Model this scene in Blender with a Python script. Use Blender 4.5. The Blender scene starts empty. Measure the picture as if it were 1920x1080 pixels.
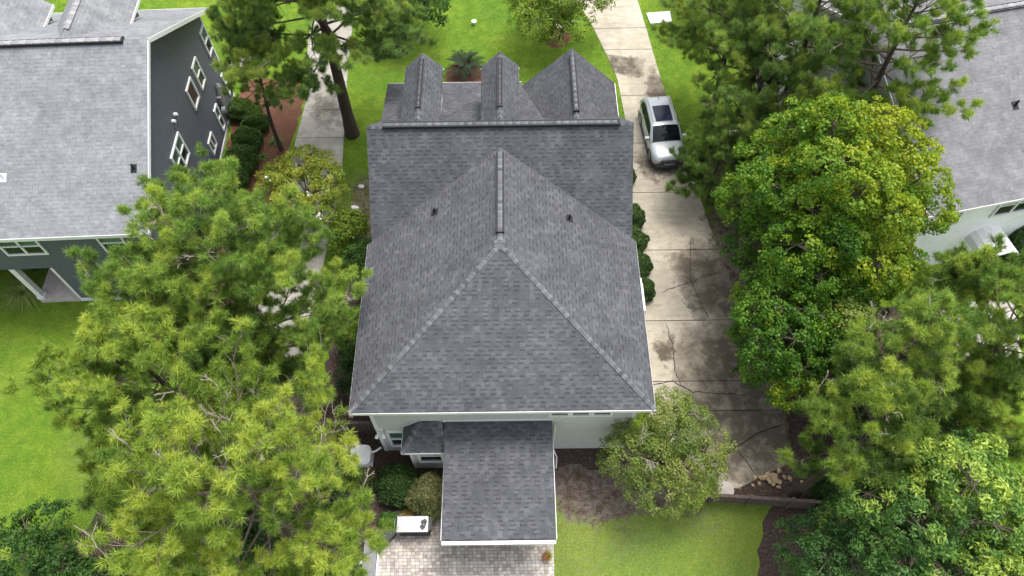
import bpy, math, numpy as np
from mathutils import Vector, Matrix
sc = bpy.context.scene
COL = sc.collection
rad = math.radians
# ------------------------------------------------------------------ camera
CAMH = 30.0
def cam_axes(dep, yaw, roll):
    d, y, r = rad(dep), rad(yaw), rad(roll)
    f = np.array([math.sin(y)*math.cos(d), math.cos(y)*math.cos(d), -math.sin(d)])
    x = np.array([math.cos(y), -math.sin(y), 0.]); u = np.cross(x, f)
    return math.cos(r)*x+math.sin(r)*u, -math.sin(r)*x+math.cos(r)*u, f
CX, CU, CF = cam_axes(58.28, -.358, -1.036)
FPX = 1392.0
cam = bpy.data.cameras.new("camera"); camo = bpy.data.objects.new("camera", cam); COL.objects.link(camo)
cam.sensor_width = 36; cam.lens = 36*FPX/1920; cam.clip_end = 2000; cam.clip_start = .5
camo.matrix_world = Matrix(((CX[0], CU[0], -CF[0], 0), (CX[1], CU[1], -CF[1], 0), (CX[2], CU[2], -CF[2], CAMH), (0, 0, 0, 1)))
sc.camera = camo
def at(px, py, z=0.):
    """real-world point at height z measured from the survey of the photograph"""
    r = CX*(px-960)/FPX + CU*(540-py)/FPX + CF
    p = np.array([0, 0, CAMH]) + r*((z-CAMH)/r[2]); return p
# ------------------------------------------------------------------ world, sun, exposure
W = bpy.data.worlds.new("World"); sc.world = W; W.use_nodes = True
nt = W.node_tree; bg = nt.nodes['Background']
sky = nt.nodes.new('ShaderNodeTexSky'); sky.sky_type = 'NISHITA'; sky.sun_disc = False
SUN_EL, SUN_AZ = 70, 40      # azimuth: compass, from +y clockwise
sky.sun_elevation = rad(SUN_EL); sky.sun_rotation = rad(SUN_AZ); sky.dust_density = 4.0; sky.air_density = 1.0; sky.ozone_density = .6
hs = nt.nodes.new('ShaderNodeHueSaturation'); hs.inputs['Saturation'].default_value = .35
nt.links.new(sky.outputs[0], hs.inputs['Color']); nt.links.new(hs.outputs[0], bg.inputs[0]); bg.inputs[1].default_value = .15
sl = bpy.data.lights.new("sun", 'SUN'); sl.energy = 1.15; sl.angle = rad(20); sl.color = (1, .965, .91)
so = bpy.data.objects.new("sun", sl); COL.objects.link(so)
dirv = Vector((math.sin(rad(SUN_AZ))*math.cos(rad(SUN_EL)), math.cos(rad(SUN_AZ))*math.cos(rad(SUN_EL)), math.sin(rad(SUN_EL))))
so.rotation_euler = dirv.to_track_quat('Z', 'Y').to_euler(); so.location = (0, 0, 60)
sc.view_settings.view_transform = 'Standard'; sc.view_settings.look = 'None'; sc.view_settings.gamma = 1
sc.view_settings.use_curve_mapping = False
sc.view_settings.exposure = 1.30

# ------------------------------------------------------------------ materials
class N:
    def __init__(s, name):
        s.m = bpy.data.materials.new(name); s.m.use_nodes = True; s.t = s.m.node_tree; s.b = s.t.nodes['Principled BSDF']
        s.t.nodes['Material Output']
    def n(s, typ, **kw):
        q = s.t.nodes.new('ShaderNode'+typ)
        for k, v in kw.items(): setattr(q, k, v)
        return q
    def l(s, a, b): s.t.links.new(a, b)
    def val(s, sock, v):
        if isinstance(v, (int, float, tuple, list)): sock.default_value = v
        else: s.l(v, sock)
    def math(s, op, a, b=0., c=None):
        q = s.n('Math', operation=op); s.val(q.inputs[0], a); s.val(q.inputs[1], b)
        if c is not None: s.val(q.inputs[2], c)
        return q.outputs[0]
    def noise(s, vec, scale, detail=4, rough=.55, out=0):
        q = s.n('TexNoise'); q.inputs['Scale'].default_value = scale; q.inputs['Detail'].default_value = detail
        q.inputs['Roughness'].default_value = rough; s.l(vec, q.inputs['Vector']); return q.outputs[out]
    def ramp(s, fac, stops, interp='LINEAR'):
        q = s.n('ValToRGB'); q.color_ramp.interpolation = interp; e = q.color_ramp.elements
        while len(e) > 1: e.remove(e[-1])
        e[0].position = stops[0][0]; e[0].color = tuple(stops[0][1])+(1,)
        for p, c in stops[1:]:
            k = e.new(p); k.color = tuple(c)+(1,)
        s.l(fac, q.inputs[0]); return q.outputs[0]
    def mix(s, f, a, b, mode='MIX'):
        q = s.n('MixRGB', blend_type=mode); s.val(q.inputs[0], f)
        for i, v in ((1, a), (2, b)):
            if isinstance(v, tuple): v = tuple(v)+(1,) if len(v) == 3 else v
            s.val(q.inputs[i], v)
        return q.outputs[0]
    def obj(s): return s.n('TexCoord').outputs['Object']
    def uv(s): return s.n('TexCoord').outputs['UV']
    def sep(s, v):
        q = s.n('SeparateXYZ'); s.l(v, q.inputs[0]); return q.outputs
    def comb(s, x, y, z=0.):
        q = s.n('CombineXYZ'); s.val(q.inputs[0], x); s.val(q.inputs[1], y); s.val(q.inputs[2], z); return q.outputs[0]
    def color(s, c): s.val(s.b.inputs['Base Color'], c if not isinstance(c, tuple) else tuple(c)+(1,))
    def rough(s, r): s.val(s.b.inputs['Roughness'], r)
    def bump(s, h, strength=.3, dist=.02):
        q = s.n('Bump'); q.inputs['Strength'].default_value = strength; q.inputs['Distance'].default_value = dist
        s.l(h, q.inputs['Height']); s.l(q.outputs[0], s.b.inputs['Normal'])
    def attr(s, name, out='Fac'):
        q = s.n('Attribute'); q.attribute_name = name; return q.outputs[out]

def plain(name, col, rough=.6, scale=6, amt=.12, metal=0., bump=0.):
    k = N(name); v = k.obj(); f = k.noise(v, scale, 5)
    lo = tuple(c*(1-amt) for c in col); hi = tuple(min(1, c*(1+amt)) for c in col)
    k.color(k.ramp(f, [(.3, lo), (.7, hi)])); k.rough(rough); k.b.inputs['Metallic'].default_value = metal
    if bump: k.bump(f, bump, .02)
    return k.m

def shingle(name, dark, light, row=.17, tab=.32, cool=(1, 1, 1.08), streak=.3, contrast=1.):
    k = N(name); u, v, _ = k.sep(k.uv())
    r = k.math('DIVIDE', v, row); ri = k.math('FLOOR', r); rf = k.math('FRACT', r)
    wn = k.n('TexWhiteNoise', noise_dimensions='1D'); k.l(ri, wn.inputs['W'])
    uu = k.math('ADD', k.math('DIVIDE', u, tab), k.math('MULTIPLY', wn.outputs[0], 7.3))
    # irregular tab widths: warp u with per-row noise
    wv = k.n('TexNoise', noise_dimensions='2D'); wv.inputs['Scale'].default_value = 1.3; wv.inputs['Detail'].default_value = 1
    k.l(k.comb(uu, k.math('MULTIPLY', ri, 3.7)), wv.inputs['Vector'])
    uu = k.math('ADD', uu, k.math('MULTIPLY', wv.outputs[0], .9))
    ci = k.math('FLOOR', uu); cf = k.math('FRACT', uu)
    w2 = k.n('TexWhiteNoise', noise_dimensions='2D'); k.l(k.comb(ci, ri), w2.inputs['Vector'])
    h = w2.outputs[0]
    mid = tuple((a+b)/2 for a, b in zip(dark, light))
    base = k.ramp(h, [(0, mid), (.5, tuple(a*.35+b*.65 for a, b in zip(dark, light))), (1, light)])
    # dark bar under every other tab: lower laminate plus the tab's painted shadow edge
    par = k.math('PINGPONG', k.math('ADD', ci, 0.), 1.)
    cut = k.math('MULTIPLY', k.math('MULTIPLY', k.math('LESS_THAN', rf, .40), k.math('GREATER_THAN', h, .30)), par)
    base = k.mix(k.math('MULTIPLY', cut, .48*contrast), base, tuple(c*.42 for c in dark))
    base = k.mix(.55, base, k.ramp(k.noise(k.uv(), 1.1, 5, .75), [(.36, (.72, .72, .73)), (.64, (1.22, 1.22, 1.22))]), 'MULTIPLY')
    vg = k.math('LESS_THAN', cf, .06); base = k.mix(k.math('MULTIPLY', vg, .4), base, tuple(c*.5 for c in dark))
    o = k.obj()
    big = k.noise(o, .55, 4, .6)
    base = k.mix(streak, base, k.ramp(big, [(.3, (.62, .62, .66)), (.7, (1.25, 1.25, 1.2))]), 'MULTIPLY')
    pat = k.noise(o, 2.2, 3, .6)
    base = k.mix(.35, base, k.ramp(pat, [(.35, (.78, .78, .8)), (.65, (1.18, 1.18, 1.16))]), 'MULTIPLY')
    gr = k.noise(o, 60, 2, .7)
    base = k.mix(.35, base, k.ramp(gr, [(.35, (.7, .7, .7)), (.65, (1.35, 1.35, 1.35))]), 'MULTIPLY')
    base = k.mix(1., base, cool, 'MULTIPLY')
    k.color(base); k.rough(.95); k.b.inputs['Specular IOR Level'].default_value = .2
    hh = k.math('ADD', k.math('MULTIPLY', rf, -.8), k.math('MULTIPLY', h, .5))
    k.bump(hh, .5, .02); return k.m

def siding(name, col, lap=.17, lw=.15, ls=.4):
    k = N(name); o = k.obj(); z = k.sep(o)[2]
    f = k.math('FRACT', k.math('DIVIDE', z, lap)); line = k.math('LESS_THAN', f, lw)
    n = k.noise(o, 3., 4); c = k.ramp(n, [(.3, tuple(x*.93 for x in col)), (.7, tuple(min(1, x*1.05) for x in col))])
    c = k.mix(k.math('MULTIPLY', line, ls), c, tuple(x*.55 for x in col))  # shadow gap under each lap painted as a darker line
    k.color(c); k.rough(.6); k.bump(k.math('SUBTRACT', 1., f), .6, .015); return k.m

def concrete(name, light, mid, dark, spots=()):
    k = N(name); o = k.obj()
    n1 = k.noise(o, .45, 5, .6); n2 = k.noise(o, 3.0, 6, .65); n3 = k.noise(o, 40, 3, .6)
    st = k.n('Mapping'); st.inputs['Scale'].default_value = (.6, 3.5, 1); k.l(o, st.inputs[0])
    n4 = k.noise(st.outputs[0], 1.2, 5, .65)
    c = k.ramp(n1, [(.28, mid), (.62, light)])
    c = k.mix(k.ramp(n4, [(.5, (0, 0, 0)), (.75, (.5, .5, .5))]), c, tuple(x*.62 for x in mid))
    c = k.mix(.6, c, k.ramp(n2, [(.32, (.72, .71, .68)), (.66, (1.12, 1.12, 1.1))]), 'MULTIPLY')
    c = k.mix(.5, c, k.ramp(n3, [(.3, (.85, .85, .85)), (.7, (1.12, 1.12, 1.12))]), 'MULTIPLY')
    if spots:
        wq = k.n('TexNoise'); wq.inputs['Scale'].default_value = .9; wq.inputs['Detail'].default_value = 5; wq.inputs['Roughness'].default_value = .7; k.l(o, wq.inputs['Vector'])
        wx, wy, _ = k.sep(wq.outputs['Color']); x, y, _ = k.sep(o)
        x = k.math('ADD', x, k.math('MULTIPLY', k.math('SUBTRACT', wx, .5), 3.2)); y = k.math('ADD', y, k.math('MULTIPLY', k.math('SUBTRACT', wy, .5), 3.2))
        tot = None
        for (sx, sy, rx, ry) in spots:
            dx = k.math('DIVIDE', k.math('SUBTRACT', x, sx), rx); dy = k.math('DIVIDE', k.math('SUBTRACT', y, sy), ry)
            d = k.math('ADD', k.math('MULTIPLY', dx, dx), k.math('MULTIPLY', dy, dy))
            m = k.math('SUBTRACT', 1., d); m = k.math('MAXIMUM', m, 0.)
            tot = m if tot is None else k.math('MAXIMUM', tot, m)
        f = k.math('MULTIPLY', k.math('POWER', tot, .5), k.math('ADD', k.math('MULTIPLY', k.noise(o, 1.4, 6, .7), 2.4), -.35))
        f = k.math('MINIMUM', k.math('MAXIMUM', f, 0.), .86)
        c = k.mix(f, c, dark)
    k.color(c); k.rough(.9); k.bump(n3, .25, .01); return k.m

def soilmat(name, a, b, cc, scale=9):
    k = N(name); o = k.obj(); n1 = k.noise(o, 1.1, 4); n2 = k.noise(o, scale, 6, .75)
    v = k.n('TexVoronoi'); v.inputs['Scale'].default_value = 22; k.l(o, v.inputs['Vector'])
    c = k.ramp(n2, [(.3, a), (.52, b), (.72, cc)]); c = k.mix(.45, c, k.ramp(n1, [(.3, (.6, .6, .6)), (.7, (1.35, 1.3, 1.25))]), 'MULTIPLY')
    c = k.mix(.35, c, k.ramp(v.outputs[0], [(0, (1.5, 1.45, 1.4)), (.5, (.65, .65, .65))]), 'MULTIPLY')
    k.color(c); k.rough(.95); k.bump(n2, .9, .06); return k.m

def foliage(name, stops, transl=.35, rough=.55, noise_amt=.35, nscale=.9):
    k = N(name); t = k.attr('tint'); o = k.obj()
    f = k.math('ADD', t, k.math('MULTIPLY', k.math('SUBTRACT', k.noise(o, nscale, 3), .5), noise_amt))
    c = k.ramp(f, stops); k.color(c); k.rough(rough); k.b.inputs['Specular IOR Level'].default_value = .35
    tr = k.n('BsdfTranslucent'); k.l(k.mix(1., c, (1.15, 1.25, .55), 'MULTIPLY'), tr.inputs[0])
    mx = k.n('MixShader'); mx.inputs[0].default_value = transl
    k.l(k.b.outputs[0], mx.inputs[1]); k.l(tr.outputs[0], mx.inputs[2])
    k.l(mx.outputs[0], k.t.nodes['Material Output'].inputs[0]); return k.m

def glassmat(name, col, rough=.08, spec=.7):
    k = N(name); o = k.obj(); n = k.noise(o, 1.6, 3)
    k.color(k.ramp(n, [(.35, tuple(c*.6 for c in col)), (.65, tuple(c*1.5 for c in col))])); k.rough(rough)
    k.b.inputs['Specular IOR Level'].default_value = spec; return k.m

M = {}
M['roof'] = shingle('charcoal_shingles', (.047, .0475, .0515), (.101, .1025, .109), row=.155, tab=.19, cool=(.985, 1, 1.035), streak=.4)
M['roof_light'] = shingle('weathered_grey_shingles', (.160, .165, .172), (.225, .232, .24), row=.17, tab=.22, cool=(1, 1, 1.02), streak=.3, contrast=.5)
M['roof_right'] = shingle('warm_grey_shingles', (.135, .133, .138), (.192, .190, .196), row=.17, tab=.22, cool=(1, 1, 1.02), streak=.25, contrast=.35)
def capmat(name, a, b):
    k = N(name); f = k.math('ADD', k.math('MULTIPLY', k.attr('tint'), .8), k.math('MULTIPLY', k.noise(k.obj(), 30, 3), .3))
    k.color(k.ramp(f, [(.1, a), (.95, b)])); k.rough(.95); return k.m
M['cap'] = capmat('charcoal_ridge_caps', (.050, .052, .058), (.140, .146, .160))
M['cap_light'] = capmat('grey_ridge_caps', (.19, .19, .2), (.30, .30, .31))
M['vent_side'] = plain('vent_edge_shadow', (.012, .012, .014), .8)  # near-black colour stands in for the shadow line along the vent sides
M['white'] = plain('white_trim_paint', (.72, .72, .71), .45, 4, .05)
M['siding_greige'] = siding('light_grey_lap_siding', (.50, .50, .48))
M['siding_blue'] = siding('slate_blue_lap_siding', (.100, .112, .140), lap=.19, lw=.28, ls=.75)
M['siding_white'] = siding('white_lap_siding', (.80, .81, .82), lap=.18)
M['glass'] = glassmat('dark_window_glass', (.012, .016, .017), .2, .4); M['glass_green'] = glassmat('green_window_glass', (.045, .10, .075), .2)  # greener base colour goes on the upper sash panes
M['concrete'] = concrete('stained_concrete', (.43, .385, .31), (.30, .268, .21), (.048, .036, .022),
    spots=[(9.6, 14.6, 2.6, 2.6), (9.7, 12.4, 3.2, 2.3), (10.6, 17.2, 1.6, 3.2), (10.2, 11.0, 2.8, 2.0), (10.4, 21, .9, 3), (8.6, 10.0, 1.4, .9), (8.9, 19.6, 1.5, 1.7), (9.6, 10.3, 1.9, 1.4), (9.2, 17.6, 1.2, 1.4), (6.3, 33.6, 1.5, 1.0), (8.2, 31.2, .8, 2.2), (6.9, 15.0, .5, .8), (7.6, 26.2, 1.2, 1.2)])
M['concrete_left'] = concrete('worn_concrete', (.37, .35, .31), (.25, .235, .205), (.06, .055, .045), spots=[(-10.2, 30.6, 1.2, 1.6)])
M['concrete_pale'] = plain('pale_concrete', (.42, .38, .35), .9, 3, .15, bump=.2)
M['joint'] = plain('dark_joint', (.028, .025, .02), .95)
M['mulch_dark'] = soilmat('dark_bark_mulch', (.020, .012, .009), (.058, .037, .029), (.16, .12, .10))
M['mulch_red'] = soilmat('reddish_pine_straw', (.085, .034, .017), (.15, .062, .034), (.24, .115, .07), 14)
M['soil'] = soilmat('bare_soil', (.04, .028, .02), (.10, .08, .065), (.22, .19, .165), 5)
def barkmat(name, a, b, c):
    k = N(name); n = k.noise(k.obj(), 13, 5, .7); f = k.math('ADD', k.attr('tint'), k.math('MULTIPLY', k.math('SUBTRACT', n, .5), .5)); k.color(k.ramp(f, [(0, a), (.45, b), (1, c)])); k.rough(.95); k.bump(n, .9, .03); return k.m
M['bark_tree'] = barkmat('tree_bark', (.035, .024, .018), (.105, .080, .062), (.30, .26, .215))
M['bark'] = plain('pine_bark', (.060, .042, .033), .95, 14, .5, bump=1.)
M['twig'] = plain('pale_dry_twigs', (.20, .165, .13), .9, 10, .3)
M['twig_grey'] = plain('grey_bare_twigs', (.34, .31, .27), .9, 10, .3)
M['bark_grey'] = plain('grey_brown_bark', (.10, .08, .065), .95, 14, .4, bump=.8)
M['fence'] = plain('brown_stained_wood', (.085, .060, .052), .8, 7, .35, bump=.3)
M['black'] = plain('black_plastic', (.010, .010, .012), .5)
M['steel'] = plain('brushed_steel', (.28, .285, .29), .35, 5, .06, metal=.5)
M['terracotta'] = plain('terracotta_clay', (.20, .07, .035), .85)
M['stone'] = plain('tan_fieldstone', (.36, .27, .16), .9, 5, .35, bump=.4)
M['yellow'] = plain('yellow_plastic', (.75, .40, .01), .4)
M['blue'] = plain('blue_plastic', (.03, .12, .22), .4)
M['lead'] = plain('lead_boot', (.010, .010, .012), .8)
M['asphalt'] = plain('asphalt', (.05, .05, .052), .9, 20, .25, bump=.3)
# lawn with patchy growth
def lawnmat():
    k = N('lawn_grass'); o = k.obj(); x, y, _ = k.sep(o)
    n1 = k.noise(o, .22, 4, .6); n2 = k.noise(o, 1.7, 5, .7); n3 = k.noise(o, 13, 5, .8); n4 = k.noise(o, 55, 3, .8)
    c = k.ramp(n2, [(.25, (.060, .145, .014)), (.5, (.125, .225, .020)), (.72, (.215, .300, .032))])
    c = k.mix(k.math('MULTIPLY', k.attr('pale'), .7), c, (.225, .285, .085))
    c = k.mix(.8, c, k.ramp(n1, [(.3, (.66, .82, .85)), (.7, (1.32, 1.14, .95))]), 'MULTIPLY')
    c = k.mix(.9, c, k.ramp(n3, [(.3, (.50, .56, .6)), (.7, (1.45, 1.38, 1.25))]), 'MULTIPLY')
    c = k.mix(.5, c, k.ramp(n4, [(.3, (.6, .65, .6)), (.7, (1.4, 1.35, 1.3))]), 'MULTIPLY')
    dry = k.math('MULTIPLY', k.attr('dry'), k.ramp(k.noise(o, 2.4, 6, .75), [(.38, (0, 0, 0)), (.60, (1, 1, 1))]))
    c = k.mix(k.math('MULTIPLY', dry, .75), c, k.mix(k.noise(o, 9, 4), (.09, .085, .045), (.26, .25, .14)))
    soil = k.math('MULTIPLY', k.attr('soil'), 1.)
    sf = k.math('ADD', soil, k.math('MULTIPLY', k.math('SUBTRACT', k.noise(o, 4.2, 8, .8), .5), 1.9))
    sm = k.ramp(sf, [(.48, (0, 0, 0)), (.60, (1, 1, 1))])
    sc_ = k.ramp(k.noise(o, 2.6, 8, .78), [(.32, (.055, .034, .025)), (.46, (.115, .082, .065)), (.58, (.20, .168, .15)), (.72, (.29, .255, .23))])
    sc_ = k.mix(.7, sc_, k.ramp(k.noise(o, 16, 4, .8), [(.3, (.45, .45, .45)), (.7, (1.5, 1.5, 1.5))]), 'MULTIPLY')
    c = k.mix(sm, c, sc_)
    k.color(c); k.rough(.95); k.b.inputs['Specular IOR Level'].default_value = .15
    k.bump(k.math('ADD', n3, k.math('MULTIPLY', n4, .6)), .8, .06); return k.m
M['lawn'] = lawnmat()
def pavermat():
    k = N('tumbled_concrete_pavers'); o = k.obj(); x, y, _ = k.sep(o)
    r = k.math('DIVIDE', y, .125); ri = k.math('FLOOR', r); rf = k.math('FRACT', r)
    wn = k.n('TexWhiteNoise', noise_dimensions='1D'); k.l(ri, wn.inputs['W'])
    u = k.math('ADD', k.math('DIVIDE', x, .16), k.math('MULTIPLY', wn.outputs[0], 5.)); ci = k.math('FLOOR', u); cf = k.math('FRACT', u)
    w2 = k.n('TexWhiteNoise', noise_dimensions='2D'); k.l(k.comb(ci, ri), w2.inputs['Vector'])
    c = k.ramp(w2.outputs[0], [(0, (.30, .26, .235)), (.3, (.37, .335, .305)), (.6, (.46, .43, .405)), (.8, (.55, .50, .43)), (1, (.40, .38, .37))])
    j = k.math('MAXIMUM', k.math('LESS_THAN', rf, .12), k.math('LESS_THAN', cf, .10))
    c = k.mix(k.math('MULTIPLY', j, .7), c, (.08, .07, .06))
    n = k.noise(o, 1.0, 6, .7)
    g = k.math('ADD', k.math('MULTIPLY', k.math('SUBTRACT', y, 5.6), .30), k.math('MULTIPLY', k.math('SUBTRACT', n, .5), 1.9))
    c = k.mix(k.ramp(g, [(.15, (0, 0, 0)), (.75, (.85, .85, .85))]), c, k.mix(.55, c, (.10, .062, .030), 'MIX'))
    c = k.mix(.6, c, k.ramp(k.noise(o, 7, 5, .75), [(.32, (.55, .52, .47)), (.62, (1.2, 1.2, 1.2))]), 'MULTIPLY')
    k.color(c); k.rough(.9); k.bump(k.math('SUBTRACT', 1., j), .5, .01); return k.m
M['paver'] = pavermat()
# foliage palettes
M['pine_a'] = foliage('pine_needles_green', [(0, (.045, .090, .020)), (.45, (.120, .215, .036)), (.8, (.22, .34, .055)), (1, (.36, .44, .07))], .28)
M['pine_b'] = foliage('pine_needles_yellow_green', [(0, (.032, .068, .012)), (.4, (.115, .200, .026)), (.75, (.255, .355, .048)), (1, (.40, .46, .07))], .28)
M['pine_c'] = foliage('pine_needles_far', [(0, (.062, .115, .036)), (.45, (.125, .22, .050)), (.8, (.24, .365, .078)), (1, (.36, .44, .08))], .3)
M['maple'] = foliage('maple_leaves', [(0, (.022, .075, .008)), (.4, (.060, .160, .012)), (.7, (.145, .26, .016)), (1, (.31, .36, .02))], .4)
M['broad_dark'] = foliage('dark_green_leaves', [(0, (.018, .055, .012)), (.45, (.048, .12, .018)), (.8, (.10, .20, .028)), (1, (.2, .30, .05))], .35)
M['gum'] = foliage('sweetgum_leaves', [(0, (.024, .070, .020)), (.5, (.070, .165, .036)), (.8, (.15, .27, .045)), (1, (.38, .48, .08))], .35)
M['myrtle'] = foliage('wax_myrtle_leaves', [(0, (.030, .058, .012)), (.45, (.085, .145, .022)), (.8, (.16, .23, .038)), (1, (.27, .30, .07))], .3)
M['crape'] = foliage('crape_myrtle_leaves', [(0, (.050, .10, .012)), (.45, (.14, .22, .022)), (.8, (.25, .32, .035)), (1, (.38, .38, .06))], .4)
M['olive'] = foliage('olive_leaves', [(0, (.06, .075, .022)), (.5, (.16, .18, .062)), (1, (.34, .34, .15))], .3)
M['boxwood'] = foliage('boxwood_leaves', [(0, (.014, .036, .008)), (.5, (.034, .080, .014)), (1, (.085, .15, .026))], .25)
M['sago'] = foliage('sago_fronds', [(0, (.006, .016, .006)), (1, (.020, .042, .012))], .1, .8)
M['grassleaf'] = foliage('ornamental_grass_blades', [(0, (.06, .12, .02)), (.5, (.13, .22, .04)), (1, (.28, .34, .09))], .3)
M['flower'] = plain('white_blossom', (.72, .70, .64), .6, 20, .08)
M['goldleaf'] = foliage('golden_croton_leaves', [(0, (.22, .20, .02)), (1, (.60, .42, .06))], .3)
M['coleus'] = plain('red_coleus', (.22, .035, .015), .6, 20, .3)

# ------------------------------------------------------------------ mesh helpers
def add_mesh(name, V, F, mat, parent=None, tint=None, uv=None, smooth=False, off=None):
    V = np.asarray(V, dtype=np.float32)
    if off is not None: V = V-np.asarray(off, dtype=np.float32)
    me = bpy.data.meshes.new(name)
    if isinstance(F, np.ndarray):
        n, k = F.shape
        me.vertices.add(len(V)); me.vertices.foreach_set('co', V.ravel())
        me.loops.add(n*k); me.loops.foreach_set('vertex_index', F.astype(np.int32).ravel())
        me.polygons.add(n); me.polygons.foreach_set('loop_start', (np.arange(n)*k).astype(np.int32))
        me.update(calc_edges=True)
    else:
        me.from_pydata([tuple(map(float, v)) for v in V], [], [tuple(map(int, f)) for f in F]); me.update()
    if tint is not None:
        a = me.attributes.new('tint', 'FLOAT', 'FACE'); a.data.foreach_set('value', np.asarray(tint, dtype=np.float32))
    if uv is not None:
        u = me.uv_layers.new(name='UVMap'); u.data.foreach_set('uv', np.asarray(uv, dtype=np.float32).ravel())
    if smooth: me.polygons.foreach_set('use_smooth', np.ones(len(me.polygons), dtype=bool))
    if mat is not None: me.materials.append(mat)
    o = bpy.data.objects.new(name, me); COL.objects.link(o)
    if parent is not None: o.parent = parent
    return o
def root_loc(p):
    while p is not None and p.parent is not None: p = p.parent
    return np.array(p.location) if p is not None else np.zeros(3)
def tag(o, label=None, cat=None, group=None, kind=None):
    if label: o['label'] = label
    if cat: o['category'] = cat
    if group: o['group'] = group
    if kind: o['kind'] = kind
    return o
def thing(name, label, cat, loc, rotz=0., group=None):
    o = bpy.data.objects.new(name, None); COL.objects.link(o); o.location = tuple(float(v) for v in loc); o.rotation_euler = (0, 0, rotz)
    o.empty_display_size = .3
    return tag(o, label, cat, group)

class MB:
    def __init__(s): s.V = []; s.F = []; s.T = []; s.P = []
    def add(s, V, F, t=.5):
        b = len(s.V); s.P.append((b, len(s.F))); s.V.extend([tuple(map(float, v)) for v in V]); s.F.extend([tuple(i+b for i in f) for f in F]); s.T.extend([t]*len(F)); return s
    def box(s, x0, x1, y0, y1, z0, z1, t=.5):
        V = [(x, y, z) for x in (x0, x1) for y in (y0, y1) for z in (z0, z1)]
        return s.add(V, [(0, 1, 3, 2), (4, 6, 7, 5), (0, 4, 5, 1), (2, 3, 7, 6), (0, 2, 6, 4), (1, 5, 7, 3)], t)
    def obox(s, c, ax, ay, az, hx, hy, hz, t=.5):
        c, ax, ay, az = [np.asarray(q, float) for q in (c, ax, ay, az)]
        V = [c+ax*hx*i+ay*hy*j+az*hz*k for i in (-1, 1) for j in (-1, 1) for k in (-1, 1)]
        return s.add(V, [(0, 1, 3, 2), (4, 6, 7, 5), (0, 4, 5, 1), (2, 3, 7, 6), (0, 2, 6, 4), (1, 5, 7, 3)], t)
    def bar(s, a, b, w, h, up=(0, 0, 1), t=.5):
        a = np.asarray(a, float); b = np.asarray(b, float); d = b-a; L = np.linalg.norm(d); d = d/L
        sd = np.cross(d, up); sd /= np.linalg.norm(sd); u = np.cross(sd, d)
        return s.obox((a+b)/2, d, sd, u, L/2, w/2, h/2, t)
    def prism(s, pts, n):   # pts planar loop, extruded by vector n
        k = len(pts); P = [np.asarray(p, float) for p in pts]; Q = [p+np.asarray(n, float) for p in P]
        F = [tuple(range(k))[::-1], tuple(range(k, 2*k))]+[(i, (i+1) % k, (i+1) % k+k, i+k) for i in range(k)]
        return s.add(P+Q, F)
    def tube(s, pts, rads, sides=6, caps=True, t=.5):
        pts = [np.asarray(p, float) for p in pts]; rings = []; V = []; F = []
        ref = np.array([0, 0, 1.]) if abs((pts[-1]-pts[0])[2]) < .8*np.linalg.norm(pts[-1]-pts[0]) else np.array([1., 0, 0])
        for i, p in enumerate(pts):
            d = pts[min(i+1, len(pts)-1)]-pts[max(i-1, 0)]; d /= (np.linalg.norm(d)+1e-9)
            a = np.cross(d, ref); a /= (np.linalg.norm(a)+1e-9); b = np.cross(d, a)
            for k in range(sides):
                th = 2*math.pi*k/sides; V.append(p+(a*math.cos(th)+b*math.sin(th))*rads[i])
        for i in range(len(pts)-1):
            for k in range(sides):
                k2 = (k+1) % sides; F.append((i*sides+k, i*sides+k2, (i+1)*sides+k2, (i+1)*sides+k))
        if caps: F.append(tuple(range(sides))[::-1]); F.append(tuple((len(pts)-1)*sides+k for k in range(sides)))
        return s.add(V, F, t)
    def each(s, name, mat, parent=None, local=False, tint=False):
        for (v0, f0), (v1, f1) in zip(s.P, s.P[1:]+[(len(s.V), len(s.F))]):
            q = MB(); q.V = s.V[v0:v1]; q.F = [tuple(i-v0 for i in f) for f in s.F[f0:f1]]; q.T = s.T[f0:f1]; q.build(name, mat, parent, local=local, tint=tint)
    def build(s, name, mat, parent=None, smooth=False, local=False, tint=False):
        off = None if (local or parent is None) else root_loc(parent)
        return add_mesh(name, s.V, s.F, mat, parent, off=off, smooth=smooth, tint=s.T if tint else None)

def roof_mesh(name, polys, mat, parent, thick=.10, local=False):
    """polys: roof planes as 3D loops; UV = metres along the eave / up the slope"""
    V = []; F = []; UV = []
    key = lambda p: tuple(round(float(c), 3) for c in p)
    edges = {}
    for P in polys:
        for i in range(len(P)):
            e = tuple(sorted((key(P[i]), key(P[(i+1) % len(P)])))); edges[e] = edges.get(e, 0)+1
    for P in polys:
        P = [np.asarray(p, float) for p in P]
        n = np.zeros(3)
        for i in range(len(P)): n += np.cross(P[i], P[(i+1) % len(P)])
        n /= np.linalg.norm(n)
        if n[2] < 0: P = P[::-1]; n = -n
        h = np.cross((0, 0, 1.), n); h /= np.linalg.norm(h); up = np.cross(n, h)
        b = len(V); k = len(P)
        V += P; F.append(tuple(range(b, b+k))); UV += [(p@h+50, p@up+50) for p in P]
        Q = [p-np.array([0, 0, thick]) for p in P]; b2 = len(V); V += Q; F.append(tuple(range(b2, b2+k))[::-1]); UV += [(0, 0)]*k
        for i in range(k):
            j = (i+1) % k
            if edges[tuple(sorted((key(P[i]), key(P[j]))))] == 1:
                F.append((b+i, b2+i, b2+j, b+j)); UV += [(50, 50.1)]*4
    off = None if (local or parent is None) else root_loc(parent)
    return add_mesh(name, V, F, mat, parent, uv=UV, off=off)

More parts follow.
